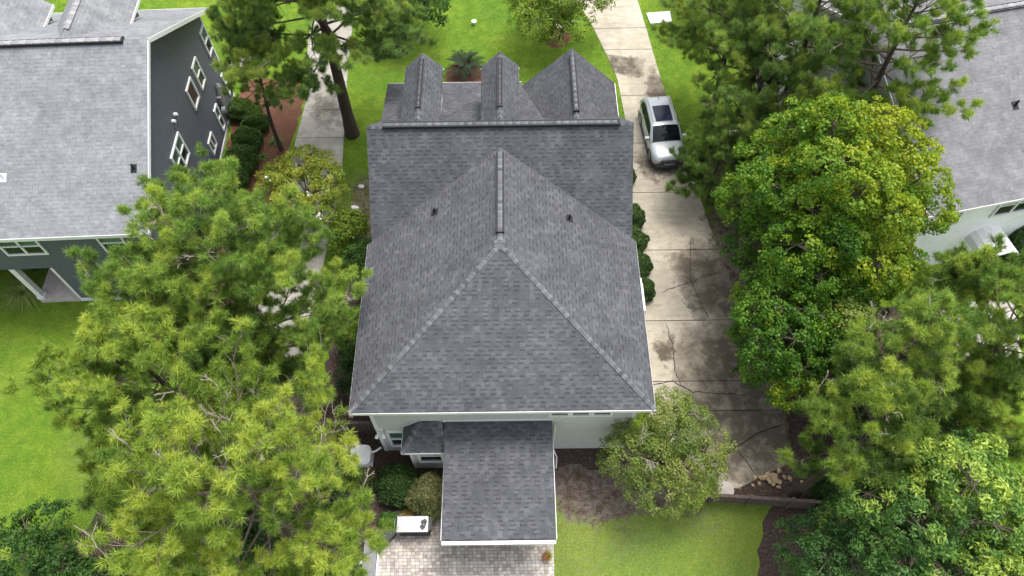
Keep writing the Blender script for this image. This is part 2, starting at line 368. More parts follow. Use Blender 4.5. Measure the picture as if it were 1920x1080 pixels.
rng0 = np.random.default_rng(5)
def cap_line(mb, a, b, n1, n2, w=.13, pitch=.16, lift=.032, rnd=rng0):
    """overlapping cap shingles from a (top) to b; n1, n2: directions down either side"""
    a = np.asarray(a, float); b = np.asarray(b, float); d = b-a; L = np.linalg.norm(d); d /= L
    n1 = np.asarray(n1, float); n1 /= np.linalg.norm(n1); n2 = np.asarray(n2, float); n2 /= np.linalg.norm(n2)
    k = int(L/pitch)
    up = -(n1+n2); up = np.array([0, 0, 1.])
    for i in range(k):
        s0 = a+d*(i*pitch)+up*lift*.45; s1 = a+d*((i+1)*pitch+.02)+up*lift
        V = [s0+n1*w, s0, s0+n2*w, s1+n1*w, s1, s1+n2*w, s1+n1*w-up*lift*.9, s1-up*lift*.9, s1+n2*w-up*lift*.9, s0+n1*w-up*.04, s0+n2*w-up*.04]; tv = .30+.45*(i % 2)+float(rnd.normal(0, .2))
        mb.add(V, [(0, 1, 4, 3), (1, 2, 5, 4), (3, 4, 7, 6), (4, 5, 8, 7), (0, 3, 6, 9), (2, 10, 8, 5)], min(1., max(0., tv)))

def window(parent, c, u, n, w, h, cols=1, rows=2, local=False, grid=False, glass=('glass', 'glass_green'), fw=.09, label=None):
    """c: centre on the wall face, u: horizontal unit vector, n: outward normal"""
    c = np.asarray(c, float); u = np.asarray(u, float); n = np.asarray(n, float); z = np.array([0, 0, 1.])
    mb = MB()
    for s in (-1, 1): mb.obox(c+u*s*(w/2-fw/2)+n*.03, u, n, z, fw/2, .05, h/2)
    for s in (-1, 1): mb.obox(c+z*s*(h/2-fw/2)+n*.028, u, n, z, w/2-fw, .048, fw/2)
    for i in range(1, cols): mb.obox(c+u*(-w/2+w*i/cols)+n*.027, u, n, z, fw*.55, .045, h/2-fw)
    for j in range(1, rows):
        for i in range(cols):
            a = -w/2+w*i/cols; mb.obox(c+u*(a+w/cols/2)+z*(-h/2+h*j/rows)+n*.024, u, n, z, w/cols/2-fw, .04, fw*.35)
    fr = mb.build('window', M['white'], parent, local=local)
    if label: fr['label'] = label
    for j in range(rows):
        for i in range(cols):
            p = MB(); cw = w/cols
            p.obox(c+u*(-w/2+cw*(i+.5))+z*(-h/2+h*(j+.5)/rows)+n*.006, u, n, z, cw/2-.05, .008, h/rows/2-.03)
            p.build('pane', M[glass[1] if (j == rows-1 and rows > 1) else glass[0]], fr, local=local)
    return fr
def jitter_poly(pts, amp=.12, step=.35, seed=1, smooth_on=True):
    r = np.random.default_rng(seed); out = []
    for i in range(len(pts)):
        a = np.array(pts[i][:2], float); b = np.array(pts[(i+1) % len(pts)][:2], float); L = np.linalg.norm(b-a); k = max(1, int(L/step))
        for j in range(k): out.append(a+(b-a)*j/k+r.normal(0, amp, 2)*(1 if smooth_on else 0))
    return out
def sheet(name, pts, z, mat, kind='structure', thick=0.):
    mb = MB()
    if thick: mb.prism([(p[0], p[1], z-thick) for p in pts], (0, 0, thick))
    else: mb.add([(p[0], p[1], z) for p in pts], [tuple(range(len(pts)))])
    o = mb.build(name, mat); return tag(o, kind=kind)

# ================================================================== GROUND
def ground():
    fx = np.concatenate([[-400, -200, -100, -60, -40], np.arange(-30, 30.01, .25), [40, 60, 100, 200, 400]])
    fy = np.concatenate([[-300, -150, -60, -20, -5], np.arange(0, 46.01, .25), [60, 90, 150, 300, 700]])
    X, Y = np.meshgrid(fx, fy); nx, ny = len(fx), len(fy)
    Z = .03*np.sin(X*.35)*np.cos(Y*.29); Z *= 0
    V = np.stack([X.ravel(), Y.ravel(), Z.ravel()], 1)
    i = np.arange(nx-1); j = np.arange(ny-1); I, J = np.meshgrid(i, j); a = (J*nx+I).ravel()
    F = np.stack([a, a+1, a+1+nx, a+nx], 1)
    o = add_mesh('ground', V, F, M['lawn']); tag(o, kind='structure')
    x, y = V[:, 0], V[:, 1]
    def blob(cx, cy, rx, ry, p=1.): return np.clip(1.35-((x-cx)/rx)**2-((y-cy)/ry)**2, 0, 1)*p
    soil = np.maximum.reduce([blob(2.6, 9.6, 1.6, 1.6), blob(3.7, 8.6, 1.3, 1.2), blob(2.6, 8.3, 1.3, .9, .75), blob(5.0, 9.2, 2.0, 1.5), blob(6.6, 9.6, 1.5, 1.0), blob(6.3, 7.9, 1.8, .35, .58), blob(3.6, 7.35, 1.2, .4, .55),
        blob(-7.6, 24.3, .9, 1.6, .8), blob(-7.0, 22.2, 1.1, 2.2), blob(-6.9, 14, 1.5, 8, 1), blob(-9, 8, 3.5, 6, .95), blob(-10, 5, 5, 3, .9), blob(12.5, 20, 3.8, 9, .7), blob(14, 14, 3.6, 6, .9), blob(11.0, 24, .8, 3.5, .45)])
    dry = np.maximum.reduce([blob(3.0, 7.6, 3.0, 1.6), blob(2.3, 6.6, 1.6, 1.5, .8), blob(6.8, 7.6, 3.0, .8, .8), blob(-8, 23.5, 1.2, 2.5, .8), blob(-16.8, 10.8, 2.5, 2.5, .55), blob(10.9, 26, .8, 4, .4)])
    pale = np.maximum.reduce([blob(5, 5.5, 6, 4.0, 1), blob(-14, 30, 1, 1, 0)])
    for nm, arr in (('soil', soil), ('dry', dry), ('pale', pale)):
        at_ = o.data.attributes.new(nm, 'FLOAT', 'POINT'); at_.data.foreach_set('value', arr.astype(np.float32))
ground()
# driveway on the right: separate slabs with open joints between them
LE = [(2.6, 44), (4.0, 40), (5.0, 36.9), (6.05, 32.7), (6.25, 29.1), (6.0, 27), (6.0, 21.5), (5.6, 17), (5.4, 13.5), (6.4, 11.4), (8.35, 8.95)]
RE = [(8.1, 44), (7.9, 39.5), (8.15, 36.9), (8.46, 33.4), (9.0, 28.2), (9.3, 25.8), (9.85, 21.5), (10.6, 17), (11.5, 13.6), (11.4, 11.9), (11.25, 9.95)]
def interp(E, y):
    for a, b in zip(E[:-1], E[1:]):
        if b[1] <= y <= a[1]:
            t = (y-a[1])/(b[1]-a[1]); return a[0]+(b[0]-a[0])*t
    return E[0][0] if y > E[0][1] else E[-1][0]
def slab(mb, y0, y1, xa=None, xb=None, gap=.018, z=.03):
    ys = np.linspace(y0+gap, y1-gap, max(2, int(abs(y1-y0)/.5)))
    L = [(xa if xa is not None else interp(LE, y), y) for y in ys]; Rr = [(interp(RE, y) if xb is None else xb, y) for y in ys]
    loop = L+Rr[::-1]
    mb.prism([(p[0], p[1], z-.1) for p in loop][::-1], (0, 0, .1))
mb = MB()
for (a, b) in [(44, 40.2), (40.2, 36.9), (36.9, 35.0), (35.0, 31.2), (31.2, 27.6), (27.6, 24.2), (24.2, 20.6), (20.6, 16.65), (16.65, 13.6), (13.6, 12.2)]:
    slab(mb, b, a)
# the two skewed slabs at the end of the drive
tail1 = [(5.6, 12.18), (11.4, 12.18), (11.42, 11.6), (10.2, 11.2), (8.8, 10.35), (7.2, 9.9), (6.2, 11.0)]
tail2 = [(8.82, 10.30), (10.22, 11.15), (11.42, 11.55), (11.35, 10.4), (11.2, 9.85), (8.95, 8.83), (8.2, 8.95), (7.25, 9.85)]
for T in (tail1, tail2): mb.prism([(p[0], p[1], -.07) for p in T], (0, 0, .1))
drive = tag(mb.build('driveway', M['concrete']), kind='structure')
mb = MB(); base = [(interp(LE, y), y) for y in np.linspace(43.9, 12.3, 40)]+[(6.4, 11.2), (8.4, 9.2), (8.9, 9.1), (11.0, 10.0)]+[(interp(RE, y)-.03, y) for y in np.linspace(12.3, 43.9, 40)]
sheet('driveway_bed', base, .005, M['joint'])
# cracks running through the slabs
def crack(pts, w=.02, seed=0, z=.034):
    r = np.random.default_rng(seed); P = []
    for a, b in zip(pts[:-1], pts[1:]):
        a = np.array(a); b = np.array(b); k = max(2, int(np.linalg.norm(b-a)/.12))
        for i in range(k): P.append(a+(b-a)*i/k+r.normal(0, .025, 2))
    P.append(np.array(pts[-1])); ws = w*(0.5+r.random(len(P)))
    V = []; F = []
    for i, p in enumerate(P):
        d = P[min(i+1, len(P)-1)]-P[max(0, i-1)]; d /= np.linalg.norm(d)+1e-9; nrm = np.array([-d[1], d[0]])
        V += [(*(p+nrm*ws[i]), z), (*(p-nrm*ws[i]), z)]
    for i in range(len(P)-1): F.append((2*i, 2*i+1, 2*i+3, 2*i+2))
    return V, F
mb = MB()
for k, (pp, w) in enumerate([([(1248, 605), (1262, 650), (1266, 700), (1275, 722), (1296, 735)], .016), ([(1294, 525), (1310, 560), (1328, 598)], .016), ([(1240, 548), (1290, 530), (1345, 512)], .018),
        ([(1366, 822), (1395, 860), (1412, 885)], .02), ([(1225, 722), (1262, 716), (1298, 735), (1340, 738), (1398, 742)], .022), ([(1294, 440), (1295, 530)], .012), ([(1245, 250), (1270, 262)], .012)]):
    V, F = crack([tuple(at(*p)[:2]) for p in pp], w, k); mb.add(V, F)
mb.build('crack', M['joint'], drive, local=True)

# neighbour's drive on the left
lp = [(-12.0, 46), (-12.3, 36), (-11.3, 31.5), (-11.75, 28.6), (-12.0, 25), (-12.4, 21), (-12.6, 15), (-9.6, 15), (-9.2, 21), (-8.95, 24.9), (-9.34, 30.6), (-9.6, 34.6), (-9.8, 46)]
mb = MB(); ys = [15, 18, 21.2, 23.4, 26.1, 28.3, 30.4, 32.6, 34.5, 38, 42, 46]
def lx(y, side):
    A = [(46, -12.0), (36, -12.2), (31.5, -11.6), (28.6, -11.75), (25, -11.95), (21, -12.4), (15, -12.6)] if side == 0 else [(46, -9.8), (34.6, -9.6), (30.6, -9.34), (24.9, -8.95), (21, -9.2), (15, -9.6)]
    return float(np.interp(y, [a[0] for a in A][::-1], [a[1] for a in A][::-1]))
for a, b in zip(ys[:-1], ys[1:]):
    q = np.linspace(a+.015, b-.015, 5); loop = [(lx(y, 0), y) for y in q]+[(lx(y, 1), y) for y in q[::-1]]
    mb.prism([(p[0], p[1], -.07) for p in loop][::-1], (0, 0, .1))
tag(mb.build('neighbor_driveway', M['concrete_left']), kind='structure')
sheet('neighbor_driveway_bed', [(lx(y, 0)+.03, y) for y in np.linspace(15, 46, 20)]+[(lx(y, 1)-.03, y) for y in np.linspace(46, 15, 20)], .005, M['joint'])
# front walk of the left neighbour, street beyond
mb = MB(); mb.box(-16.6, -14.9, 33.9, 34.9, -.07, .03); tag(mb.build('path', M['concrete_pale']), kind='structure')
mb = MB(); mb.box(-80, 80, 50, 58, -.05, .01); tag(mb.build('street', M['asphalt']), kind='structure')
mb = MB(); mb.prism([(-33, 33.2, -.05), (-31.6, 33.2, -.05), (-32.5, 48, -.05), (-34.5, 48, -.05)], (0, 0, .08)); tag(mb.build('far_driveway', M['concrete_pale']), kind='structure')
# planting beds
sheet('pine_straw_bed', jitter_poly([(-15.5, 33.0), (-12.4, 32.9), (-11.72, 31.5), (-11.95, 28.6), (-12.15, 25), (-12.6, 21), (-12.9, 15), (-15.2, 15)], .05, .4, 2), .006, M['mulch_red'])
sheet('mulch_bed', jitter_poly([(9.9, 8.35), (10.2, 8.2), (9.75, 7.3), (9.35, 6.4), (9.1, 5.2), (8.9, 3.4), (16, 3.2), (19, 9), (18.5, 17), (12.6, 18), (10.9, 15.5), (11.6, 13.4), (11.5, 11.8), (11.4, 10.0), (9.0, 8.85), (8.0, 8.9), (7.9, 8.5)], .06, .3, 3), .006, M['mulch_dark'])
sheet('mulch_bed', jitter_poly([(1.5, 10.7), (5.0, 10.7), (4.8, 10.1), (3.9, 9.9), (3.0, 9.7), (2.2, 10.0), (1.5, 9.7)], .1, .3, 4), .006, M['mulch_dark'])
sheet('mulch_bed', jitter_poly([(-8.4, 18), (-5.4, 18), (-5.4, 10.7), (-2.6, 10.7), (-2.7, 8.2), (-4.4, 8.1), (-5.5, 7.2), (-7.6, 6.8), (-8.6, 11)], .06, .3, 6), .006, M['mulch_dark'])
sheet('mulch_bed', jitter_poly([(-16.5, 9.0), (-15.2, 7.6), (-13.2, 7.2), (-10, 7.0), (-8.6, 10), (-7.6, 6.8), (-5.8, 6.6), (-6.0, 2), (-19, 2), (-18, 6)], .12, .3, 8), .005, M['mulch_dark'])
def ringpoly(cx, cy, r, seed, amp=.05):
    q = np.random.default_rng(seed); return [(cx+math.cos(t)*(r+q.normal(0, amp)), cy+math.sin(t)*(r+q.normal(0, amp))) for t in np.linspace(0, 2*math.pi, 33)[:-1]]
sheet('mulch_ring', ringpoly(2.72, 36.1, .85, 3), .006, M['mulch_red'])
sheet('mulch_ring', ringpoly(-2.7, 33.0, 1.15, 4), .006, M['mulch_red'])
# the narrow bed of the round hedges
sheet('hedge_bed', jitter_poly([(4.4, 26), (6.35, 26.5), (6.1, 21), (6.0, 18), (4.4, 17.6)], .04, .3, 9), .0075, M['mulch_dark'])
# patio
mb = MB(); mb.prism([(-5.55, 3.0, -.04), (1.3, 3.0, -.04), (1.42, 7.0, -.04), (1.35, 10.6, -.04), (-2.75, 10.6, -.04), (-2.8, 8.25, -.04), (-4.9, 8.1, -.04), (-5.45, 7.3, -.04)], (0, 0, .07))
tag(mb.build('patio', M['paver']), kind='structure')

# ================================================================== MAIN HOUSE
HX, HY = -.5, 18.0
house = thing('house', 'two storey house under dark charcoal shingles with two narrow dormers and a rear hip roof', 'house', (HX, HY, 0))
E0 = 5.2; xL, xR, ye, yh, zh, yv = -5.97, 4.97, 10.16, 15.63, 7.77, 20.36
fL, fR, ym, zm = -5.8, 4.82, 21.02, 8.35
ap = (-.5, yh, zh); vt = (-.5, yv, zh); kz, ky = 5.9, 23.72; fz, fy = 4.9, 27.15
gx_, gz, gf, gs = 2.72, 7.2, 26.75, .97      # street gable: ridge x, z, front y, slope
gR = 4.87; gRz = gz-gs*(gR-gx_); s_m = .9
ysl = lambda z: ym+(zm-z)/s_m                 # steep front plane: y at z
kx = gx_-(gz-kz)/gs                           # where the gable meets the kink
pz = lambda y: kz-(kz-fz)/(fy-ky)*(y-ky)
gfx = gx_-(gz-pz(gf))/gs
polys = [
 [(xL, ye, E0), (xR, ye, E0), ap],
 [(xL, ye, E0), ap, vt, (fL, 17.6, 5.28), (xL, 17.5, E0)],
 [(xR, ye, E0), (xR, 17.5, E0), (fR, 17.6, 5.28), vt, ap],
 [(fL, ym, zm), (fL, 17.6, 5.28), vt, (fR, 17.6, 5.28), (fR, ym, zm)],
 [(fL, ym, zm), (fR, ym, zm), (fR, ysl(gRz), gRz), (gx_, ysl(gz), gz), (kx, ky, kz), (fL-.03, ky, kz)],
 [(fL-.03, ky, kz), (kx, ky, kz), (gfx, gf, pz(gf)), (gfx-.06, fy, fz), (fL-.15, fy, fz)],
 [(gx_, ysl(gz), gz), (gx_, gf, gz), (gfx, gf, pz(gf)), (kx, ky, kz)],
 [(gx_, ysl(gz), gz), (gR, ysl(gRz), gRz), (gR, gf, gRz), (gx_, gf, gz)],
]
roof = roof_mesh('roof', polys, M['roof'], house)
# dormers
def dormer(xc, half=.83, zr=7.95, ze=7.13, yf=25.72):
    P = [[(xc, ysl(zr)-.02, zr), (xc, yf, zr), (xc-half, yf, ze), (xc-half, ysl(ze)-.02, ze)],
         [(xc, ysl(zr)-.02, zr), (xc+half, ysl(ze)-.02, ze), (xc+half, yf, ze), (xc, yf, zr)]]
    w = MB(); a = half-.16; y1 = yf-.25
    w.prism([(xc-a, y1, 5.2), (xc+a, y1, 5.2), (xc+a, y1, ze-.0), (xc, y1, zr-.16), (xc-a, y1, ze-.0)], (0, -(y1-22.3), 0))
    d = w.build('dormer', M['siding_greige'], house)
    roof_mesh('roof', P, M['roof'], d, .08)
    window(d, (xc, y1, 6.4), (-1, 0, 0), (0, 1, 0), .8, 1.1)
    m = MB(); cap_line(m, (xc, yf, zr), (xc, ysl(zr), zr), (half, 0, ze-zr), (-half, 0, ze-zr), .15, .15)
    m.build('ridge_cap', M['cap'], d, tint=True)
    v = MB(); v.box(xc-.12, xc+.12, 22.4, 25.3, zr-.02, zr+.035); v.build('ridge_vent', M['vent_side'], d)
    m = MB(); cap_line(m, (xc, 25.3, zr+.04), (xc, 22.4, zr+.04), (half, 0, ze-zr), (-half, 0, ze-zr), .13, .15)
    m.build('vent_cap', M['cap'], d, tint=True)
    t = MB()
    for s in (-1, 1): t.bar((xc, yf-.03, zr-.16), (xc+s*half, yf-.03, ze-.16), .12, .04, (0, 1, 0))
    t.each('trim', M['white'], d)
dormer(-3.88); dormer(-.51)
# ridge caps, hips and raised ridge vents
m = MB()
dn = (0, -1, -.9); df = (0, 1, -.9)
RC = lambda q: q.build('ridge_cap', M['cap'], house, tint=True)
cap_line(m, (fL, ym, zm), (fR, ym, zm), dn, df, .125, .16); RC(m); m = MB()
cap_line(m, ap, vt, (1, 0, -.47), (-1, 0, -.47), .11, .16); RC(m); m = MB()
for sx in (-1, 1):
    c = (xL if sx < 0 else xR, ye, E0)
    cap_line(m, ap, (c[0], c[1], c[2]+.01), (sx*1., .9, -.45), (-sx*.9, -1., -.45), .10, .15, lift=.028); RC(m); m = MB()
cap_line(m, (gx_, gf, gz), (gx_, ysl(gz), gz), (1, 0, -gs), (-1, 0, -gs), .15, .15)
m.build('ridge_cap', M['cap'], house, tint=True)
m = MB()   # round finial cap pieces at the hip apex
for i in range(12):
    a = i/12*2*math.pi; m.obox((-.5+.17*math.cos(a), yh+.05+.17*math.sin(a), zh-.035), (math.cos(a), math.sin(a), -.35), (-math.sin(a), math.cos(a), 0), (0, 0, 1), .09, .05, .008, (i*.37) % 1)
m.build('ridge_cap', M['cap'], house, tint=True)
def ridge_vent(a, b, n1, n2, w=.14, h=.06, ends=.0):
    a = np.array(a, float); b = np.array(b, float); d = (b-a)/np.linalg.norm(b-a); sd = np.array([abs(d[1]), abs(d[0]), 0.])
    v = MB(); v.obox((a+b)/2+np.array([0, 0, h/2-.02]), d, sd, (0, 0, 1), np.linalg.norm(b-a)/2, w+.01, h/2+.02); v.build('ridge_vent', M['vent_side'], house)
    q = MB(); cap_line(q, a+np.array([0, 0, h+.01]), b+np.array([0, 0, h+.01]), n1, n2, w, .16, .02); q.build('vent_cap', M['cap'], house, tint=True)
ridge_vent((fL+.65, ym, zm+.02), (fR-.55, ym, zm+.02), (0, -1, -.35), (0, 1, -.35))
ridge_vent((-.5, yh+.5, zh+.02), (-.5, yv-.35, zh+.02), (1, 0, -.3), (-1, 0, -.3))
ridge_vent((gx_, gf-.5, gz+.02), (gx_, ysl(gz)+.5, gz+.02), (1, 0, -.4), (-1, 0, -.4), .12)
# walls
wm = MB()
wm.prism([(-5.5, 10.61, 0), (4.5, 10.61, 0), (4.5, 10.61, 5.12), (-5.5, 10.61, 5.12)], (0, 7.2, 0))
wm.prism([(-5.5, 17.81, 0), (-5.5, 17.81, 5.3), (-5.5, ym, 8.15), (-5.5, 23.55, 5.7), (-5.5, 24.2, 5.05), (-5.5, 24.2, 0)], (10., 0, 0))
wm.prism([(gx_-2.1, 24.1, 0), (gx_+1.78, 24.1, 0), (gx_+1.78, 24.1, 5.1), (gx_, 24.1, 6.9), (gx_-2.1, 24.1, 4.9)], (0, 2.25, 0))
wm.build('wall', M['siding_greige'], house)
tm = MB()     # corner boards, skirt, soffit line
for x, y in ((-5.5, 10.61), (4.5, 10.61), (-5.5, 24.6)):
    sx = -1 if x < 0 else 1; sy = -1 if y < 20 else 1
    tm.box(x-.012 if sx > 0 else x-.02, x+.02 if sx > 0 else x+.012, y-.14 if 0 else min(y, y-sy*.13), max(y, y-sy*.13), 0, 5.1)
    tm.box(min(x, x-sx*.13), max(x, x-sx*.13)+(0), y-.022 if sy < 0 else y-.01, y+.01 if sy < 0 else y+.022, 0, 5.1)
tm.each('corner_board', M['white'], house)
fm = MB()
fm.box(xL, xR, ye-.025, ye-.002, E0-.17, E0-.015)
for x in (xL, xR): fm.box(x-.009 if x < 0 else x+.001, x-.001 if x < 0 else x+.009, ye-.025, 17.5, E0-.17, E0-.015)
fm.box(fL-.15, gfx, fy+.002, fy+.03, fz-.18, fz-.015); fm.box(gR+.002, gR+.025, ysl(gRz), gf, gRz-.17, gRz-.015)
for s, ex, ez in ((-1, gfx, pz(gf)), (1, gR, gRz)): fm.bar((gx_, gf-.03, gz-.2), (ex, gf-.03, ez-.2), .15, .03, (0, 1, 0))
fm.each('fascia', M['white'], house)
# porch posts and floor at the street side
pm = MB()
for x in (-5.7, -3.3, -.9): pm.box(x, x+.22, 26.6, 26.82, 0, pz(26.8)-.08)
pm.each('porch_post', M['white'], house)
pf = MB(); pf.box(-5.9, gx_-2.25, 24.6, 27.0, 0, .3); pf.build('porch_floor', M['concrete_pale'], house)
# rear windows
window(house, (-4.62, 10.61, 1.46), (1, 0, 0), (0, -1, 0), 1.0, 1.68)
for x in (1.63, 2.42, 3.22): window(house, (x, 10.61, 4.0), (1, 0, 0), (0, -1, 0), .78, .66, rows=1)
window(house, (-5.5, 21, 3.6), (0, 1, 0), (-1, 0, 0), .9, 1.4)
window(house, (4.5, 22.5, 3.6), (0, 1, 0), (1, 0, 0), .9, 1.4)
# bay on the rear wall with its own hip roof
bw = MB(); bw.box(-4.2, -2.6, 9.85, 10.6, 0, 2.85); bay = bw.build('bay', M['siding_greige'], house)
bt = MB()
for x in (-4.2,): bt.box(x-.02, x+.1, 9.83, 9.849, 0, 2.82)
bt.box(-4.22, -4.201, 9.85, 9.97, 0, 2.82); bt.each('corner_board', M['white'], bay)
bp = [(-4.38, 10.6, 2.75), (-4.38, 9.52, 2.75), (-2.55, 9.52, 2.75), (-2.72, 10.6, 3.05), (-2.95, 10.6, 3.38), (-3.62, 10.6, 3.38)]
roof_mesh('roof', [[bp[0], bp[1], bp[5]], [bp[1], bp[2], bp[4], bp[5]], [bp[2], bp[3], bp[4]]], M['roof'], bay, .08)
cm = MB(); cap_line(cm, bp[5], bp[1], (-1, .6, -.5), (.8, -1, -.4), .12, .14, .02); cm.build('ridge_cap', M['cap'], bay, tint=True); cm = MB(); cap_line(cm, bp[4], (-2.55, 9.52, 2.75), (1, .3, -.6), (-1, -1, -.4), .1, .14, .02)
cm.build('ridge_cap', M['cap'], bay, tint=True)
bt = MB(); bt.box(-4.4, -4.381, 9.5, 10.6, 2.64, 2.735); bt.box(-4.4, -2.6, 9.5, 9.518, 2.64, 2.735)
bt.bar((-4.38, 10.585, 2.78), (-3.62, 10.585, 3.42), .07, .02, (0, 1, 0)); bt.bar((-3.62, 10.585, 3.42), (-2.95, 10.585, 3.42), .07, .02, (0, 1, 0)); bt.bar((-2.95, 10.585, 3.42), (-2.74, 10.585, 3.1), .07, .02, (0, 1, 0))
bt.each('trim', M['white'], bay)
window(bay, (-3.4, 9.85, 1.6), (1, 0, 0), (0, -1, 0), 1.0, 1.5)
# side bump-out window beside the drive
sw = MB(); sw.box(4.5, 5.55, 15.75, 17.35, .35, 2.6); sb = sw.build('side_bay', M['white'], house)
window(sb, (5.55, 16.55, 1.55), (0, 1, 0), (1, 0, 0), 1.4, 1.6); window(sb, (5.1, 15.75, 1.55), (1, 0, 0), (0, -1, 0), .7, 1.6)
# rear patio cover: a shallow shingled lean-to with gutter and posts
pr = roof_mesh('patio_roof', [[(-2.73, 10.56, 3.28), (-2.69, 6.28, 2.75), (1.35, 6.3, 2.75), (1.38, 10.56, 3.28)]], M['roof'], house, .12)
q = MB()
q.box(-2.72, 1.37, 6.14, 6.26, 2.60, 2.73); q.build('gutter', M['white'], pr)
q = MB(); q.box(-2.78, 1.42, 10.565, 10.60, 3.26, 3.40); q.box(-2.76, -2.74, 6.3, 10.5, 2.55, 2.7); q.box(1.39, 1.41, 6.3, 10.5, 2.5, 2.72); q.each('flashing', M['white'], pr)
for x in (-2.45, 1.0):
    q = MB(); q.box(x, x+.16, 7.3, 7.46, .03, 2.70); q.box(x-.03, x+.19, 7.27, 7.49, .03, .15); q.build('post', M['white'], pr)
# downspout, flood lights, plumbing vents
q = MB(); q.tube([(1.5, 10.52, 2.9), (1.52, 10.5, .25), (1.66, 10.2, .12), (1.62, 9.75, .06)], [.035]*4, 8); q.build('downspout', M['white'], house)
def flood(x, z):
    q = MB(); q.box(x-.09, x+.09, 10.55, 10.608, z-.06, z+.06)
    for s in (-1, 1): q.tube([(x+s*.04, 10.56, z), (x+s*.09, 10.42, z-.03), (x+s*.12, 10.36, z-.06), (x+s*.15, 10.26, z-.12)], [.02, .025, .06, .075], 10)
    q.build('flood_light', M['white'], house)
flood(-5.3, 2.5); flood(4.2, 2.68)
def plumb(x, y, z):
    q = MB(); q.tube([(x, y, z-.1), (x, y, z+.28)], [.05, .045], 10); q.obox((x, y, z+.01), (1, 0, .45 if x < 0 else -.45), (0, 1, 0), (0, 0, 1), .13, .15, .015); q.build('vent_pipe', M['lead'], house)
zs = lambda x: E0+(zh-E0)*(1-abs(x+.5)/5.47)
for px, py in ((815, 398), (1068, 410)):
    p = at(px, py, 6.6); p = at(px, py, zs(p[0])); plumb(p[0], p[1], zs(p[0]))

# ================================================================== LEFT NEIGHBOUR
LR = rad(1.9)
lh = thing('house', 'slate blue sided house with weathered light grey shingle roof and white window trim', 'house', (-15.5, 25.14, 0), LR)
bk, fr, zp, zb, zf = -6.85, 6.4, 9.35, 5.75, 5.85   # local y of back/front walls, ridge z, eaves
LW = -16.
P = [[(.4, 0, zp), (LW, 0, zp), (LW, bk-.4, zb-.12), (.4, bk-.4, zb-.12)], [(.4, 0, zp), (.4, fr+.4, zf-.2), (LW, fr+.4, zf-.2), (LW, 0, zp)]]
roof_mesh('roof', P, M['roof_light'], lh, .12, local=True)
w = MB(); w.prism([(0, bk, 2.85), (0, bk, 5.62), (0, 0, zp-.22), (0, fr, 5.7), (0, fr, 2.85)], (LW+.5, 0, 0))
w.prism([(0, bk, 0), (0, fr, 0), (0, fr, 2.85), (0, bk, 2.85)], (-5.15, 0, 0)); w.box(LW+.5, -5.15, -2.6, fr, 0, 2.85)
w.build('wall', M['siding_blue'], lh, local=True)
t = MB()
t.bar((.41, 0, zp-.09), (.41, bk-.4, zb-.23), .19, .03, (1, 0, 0)); t.bar((.41, 0, zp-.09), (.41, fr+.42, zf-.31), .19, .03, (1, 0, 0))
t.box(LW, .4, bk-.43, bk-.402, zb-.32, zb-.13); t.box(LW, .4, fr+.402, fr+.43, zf-.4, zf-.21)
t.each('fascia', M['white'], lh, local=True)
t = MB()
for y in (bk, fr): t.box(-.0, .025, min(y, y-np.sign(y)*.14), max(y, y-np.sign(y)*.14), .2, 5.55)
t.box(-.14, -.0, bk-.024, bk, .2, 5.55); t.box(0, .035, bk, fr, .05, .25)
t.box(-5.17, -5.05, bk-.026, bk, .3, 2.85); t.box(-5.15, 0, bk-.03, bk, .05, .28)
t.each('trim', M['white'], lh, local=True)
q = MB(); q.box(-7.05, -5.15, bk, -2.6, .0, .32); q.build('porch_floor', M['concrete_pale'], lh, local=True)
q = MB(); q.box(-7.0, -6.75, bk+.0, bk+.25, .32, 2.83); q.box(-7.05, -6.7, bk-.03, bk+.28, .32, .5); q.build('porch_post', M['white'], lh, local=True)
q = MB(); q.box(-11.0, -10.75, bk+.0, bk+.25, .32, 2.83); q.build('porch_post', M['white'], lh, local=True)
U = (0, 1, 0); NX = (1, 0, 0)
def toL(x, y):
    dx, dy = x+15.5, y-25.14; return (dx*math.cos(LR)+dy*math.sin(LR), -dx*math.sin(LR)+dy*math.cos(LR))
for (y, z, ww, hh, c, r) in [(31.0, 4.40, .84, 1.5, 1, 2), (28.65, 4.32, .86, 1.45, 1, 2), (27.18, 4.38, 1.0, 1.28, 1, 1), (23.45, 4.1, 1.65, 1.45, 2, 2), (28.65, 1.29, .6, 1.5, 1, 2), (26.68, 1.42, .86, .9, 2, 1), (31.15, 1.43, .6, 1.4, 1, 2)]:
    window(lh, (0, toL(-15.5, y)[1], z), U, NX, ww, hh, c, r, local=True)
window(lh, (-5.45, bk, 4.58), (1, 0, 0), (0, -1, 0), 1.75, 1.25, 2, 2, local=True)
window(lh, (-1.6, bk, 4.58), (1, 0, 0), (0, -1, 0), 1.1, 1.3, 1, 2, local=True)
q = MB()
q.tube([(0, -.35, 5.4), (.16, -.35, 5.4)], [.09, .07], 10); q.tube([(0, -.78, 5.4), (.16, -.78, 5.4)], [.09, .07], 10); q.each('wall_light', M['white'], lh, local=True)
q = MB(); q.obox((-8.5, -.02, zp+.02), (1, 0, 0), (0, 1, 0), (0, 0, 1), 7.9, .17, .055); q.build('ridge_vent', M['vent_side'], lh, local=True)
q = MB(); cap_line(q, (-16, 0, zp+.10), (-.62, 0, zp+.10), (0, -1, -.35), (0, 1, -.35), .19, .3, .02); q.build('ridge_cap', M['cap_light'], lh, local=True, tint=True)
zb_at = lambda y: zp+(zp-(zb-.12))*(y/ (abs(bk)+.4))
zf_at = lambda y: zp-(zp-(zf-.2))*(y/(fr+.4))
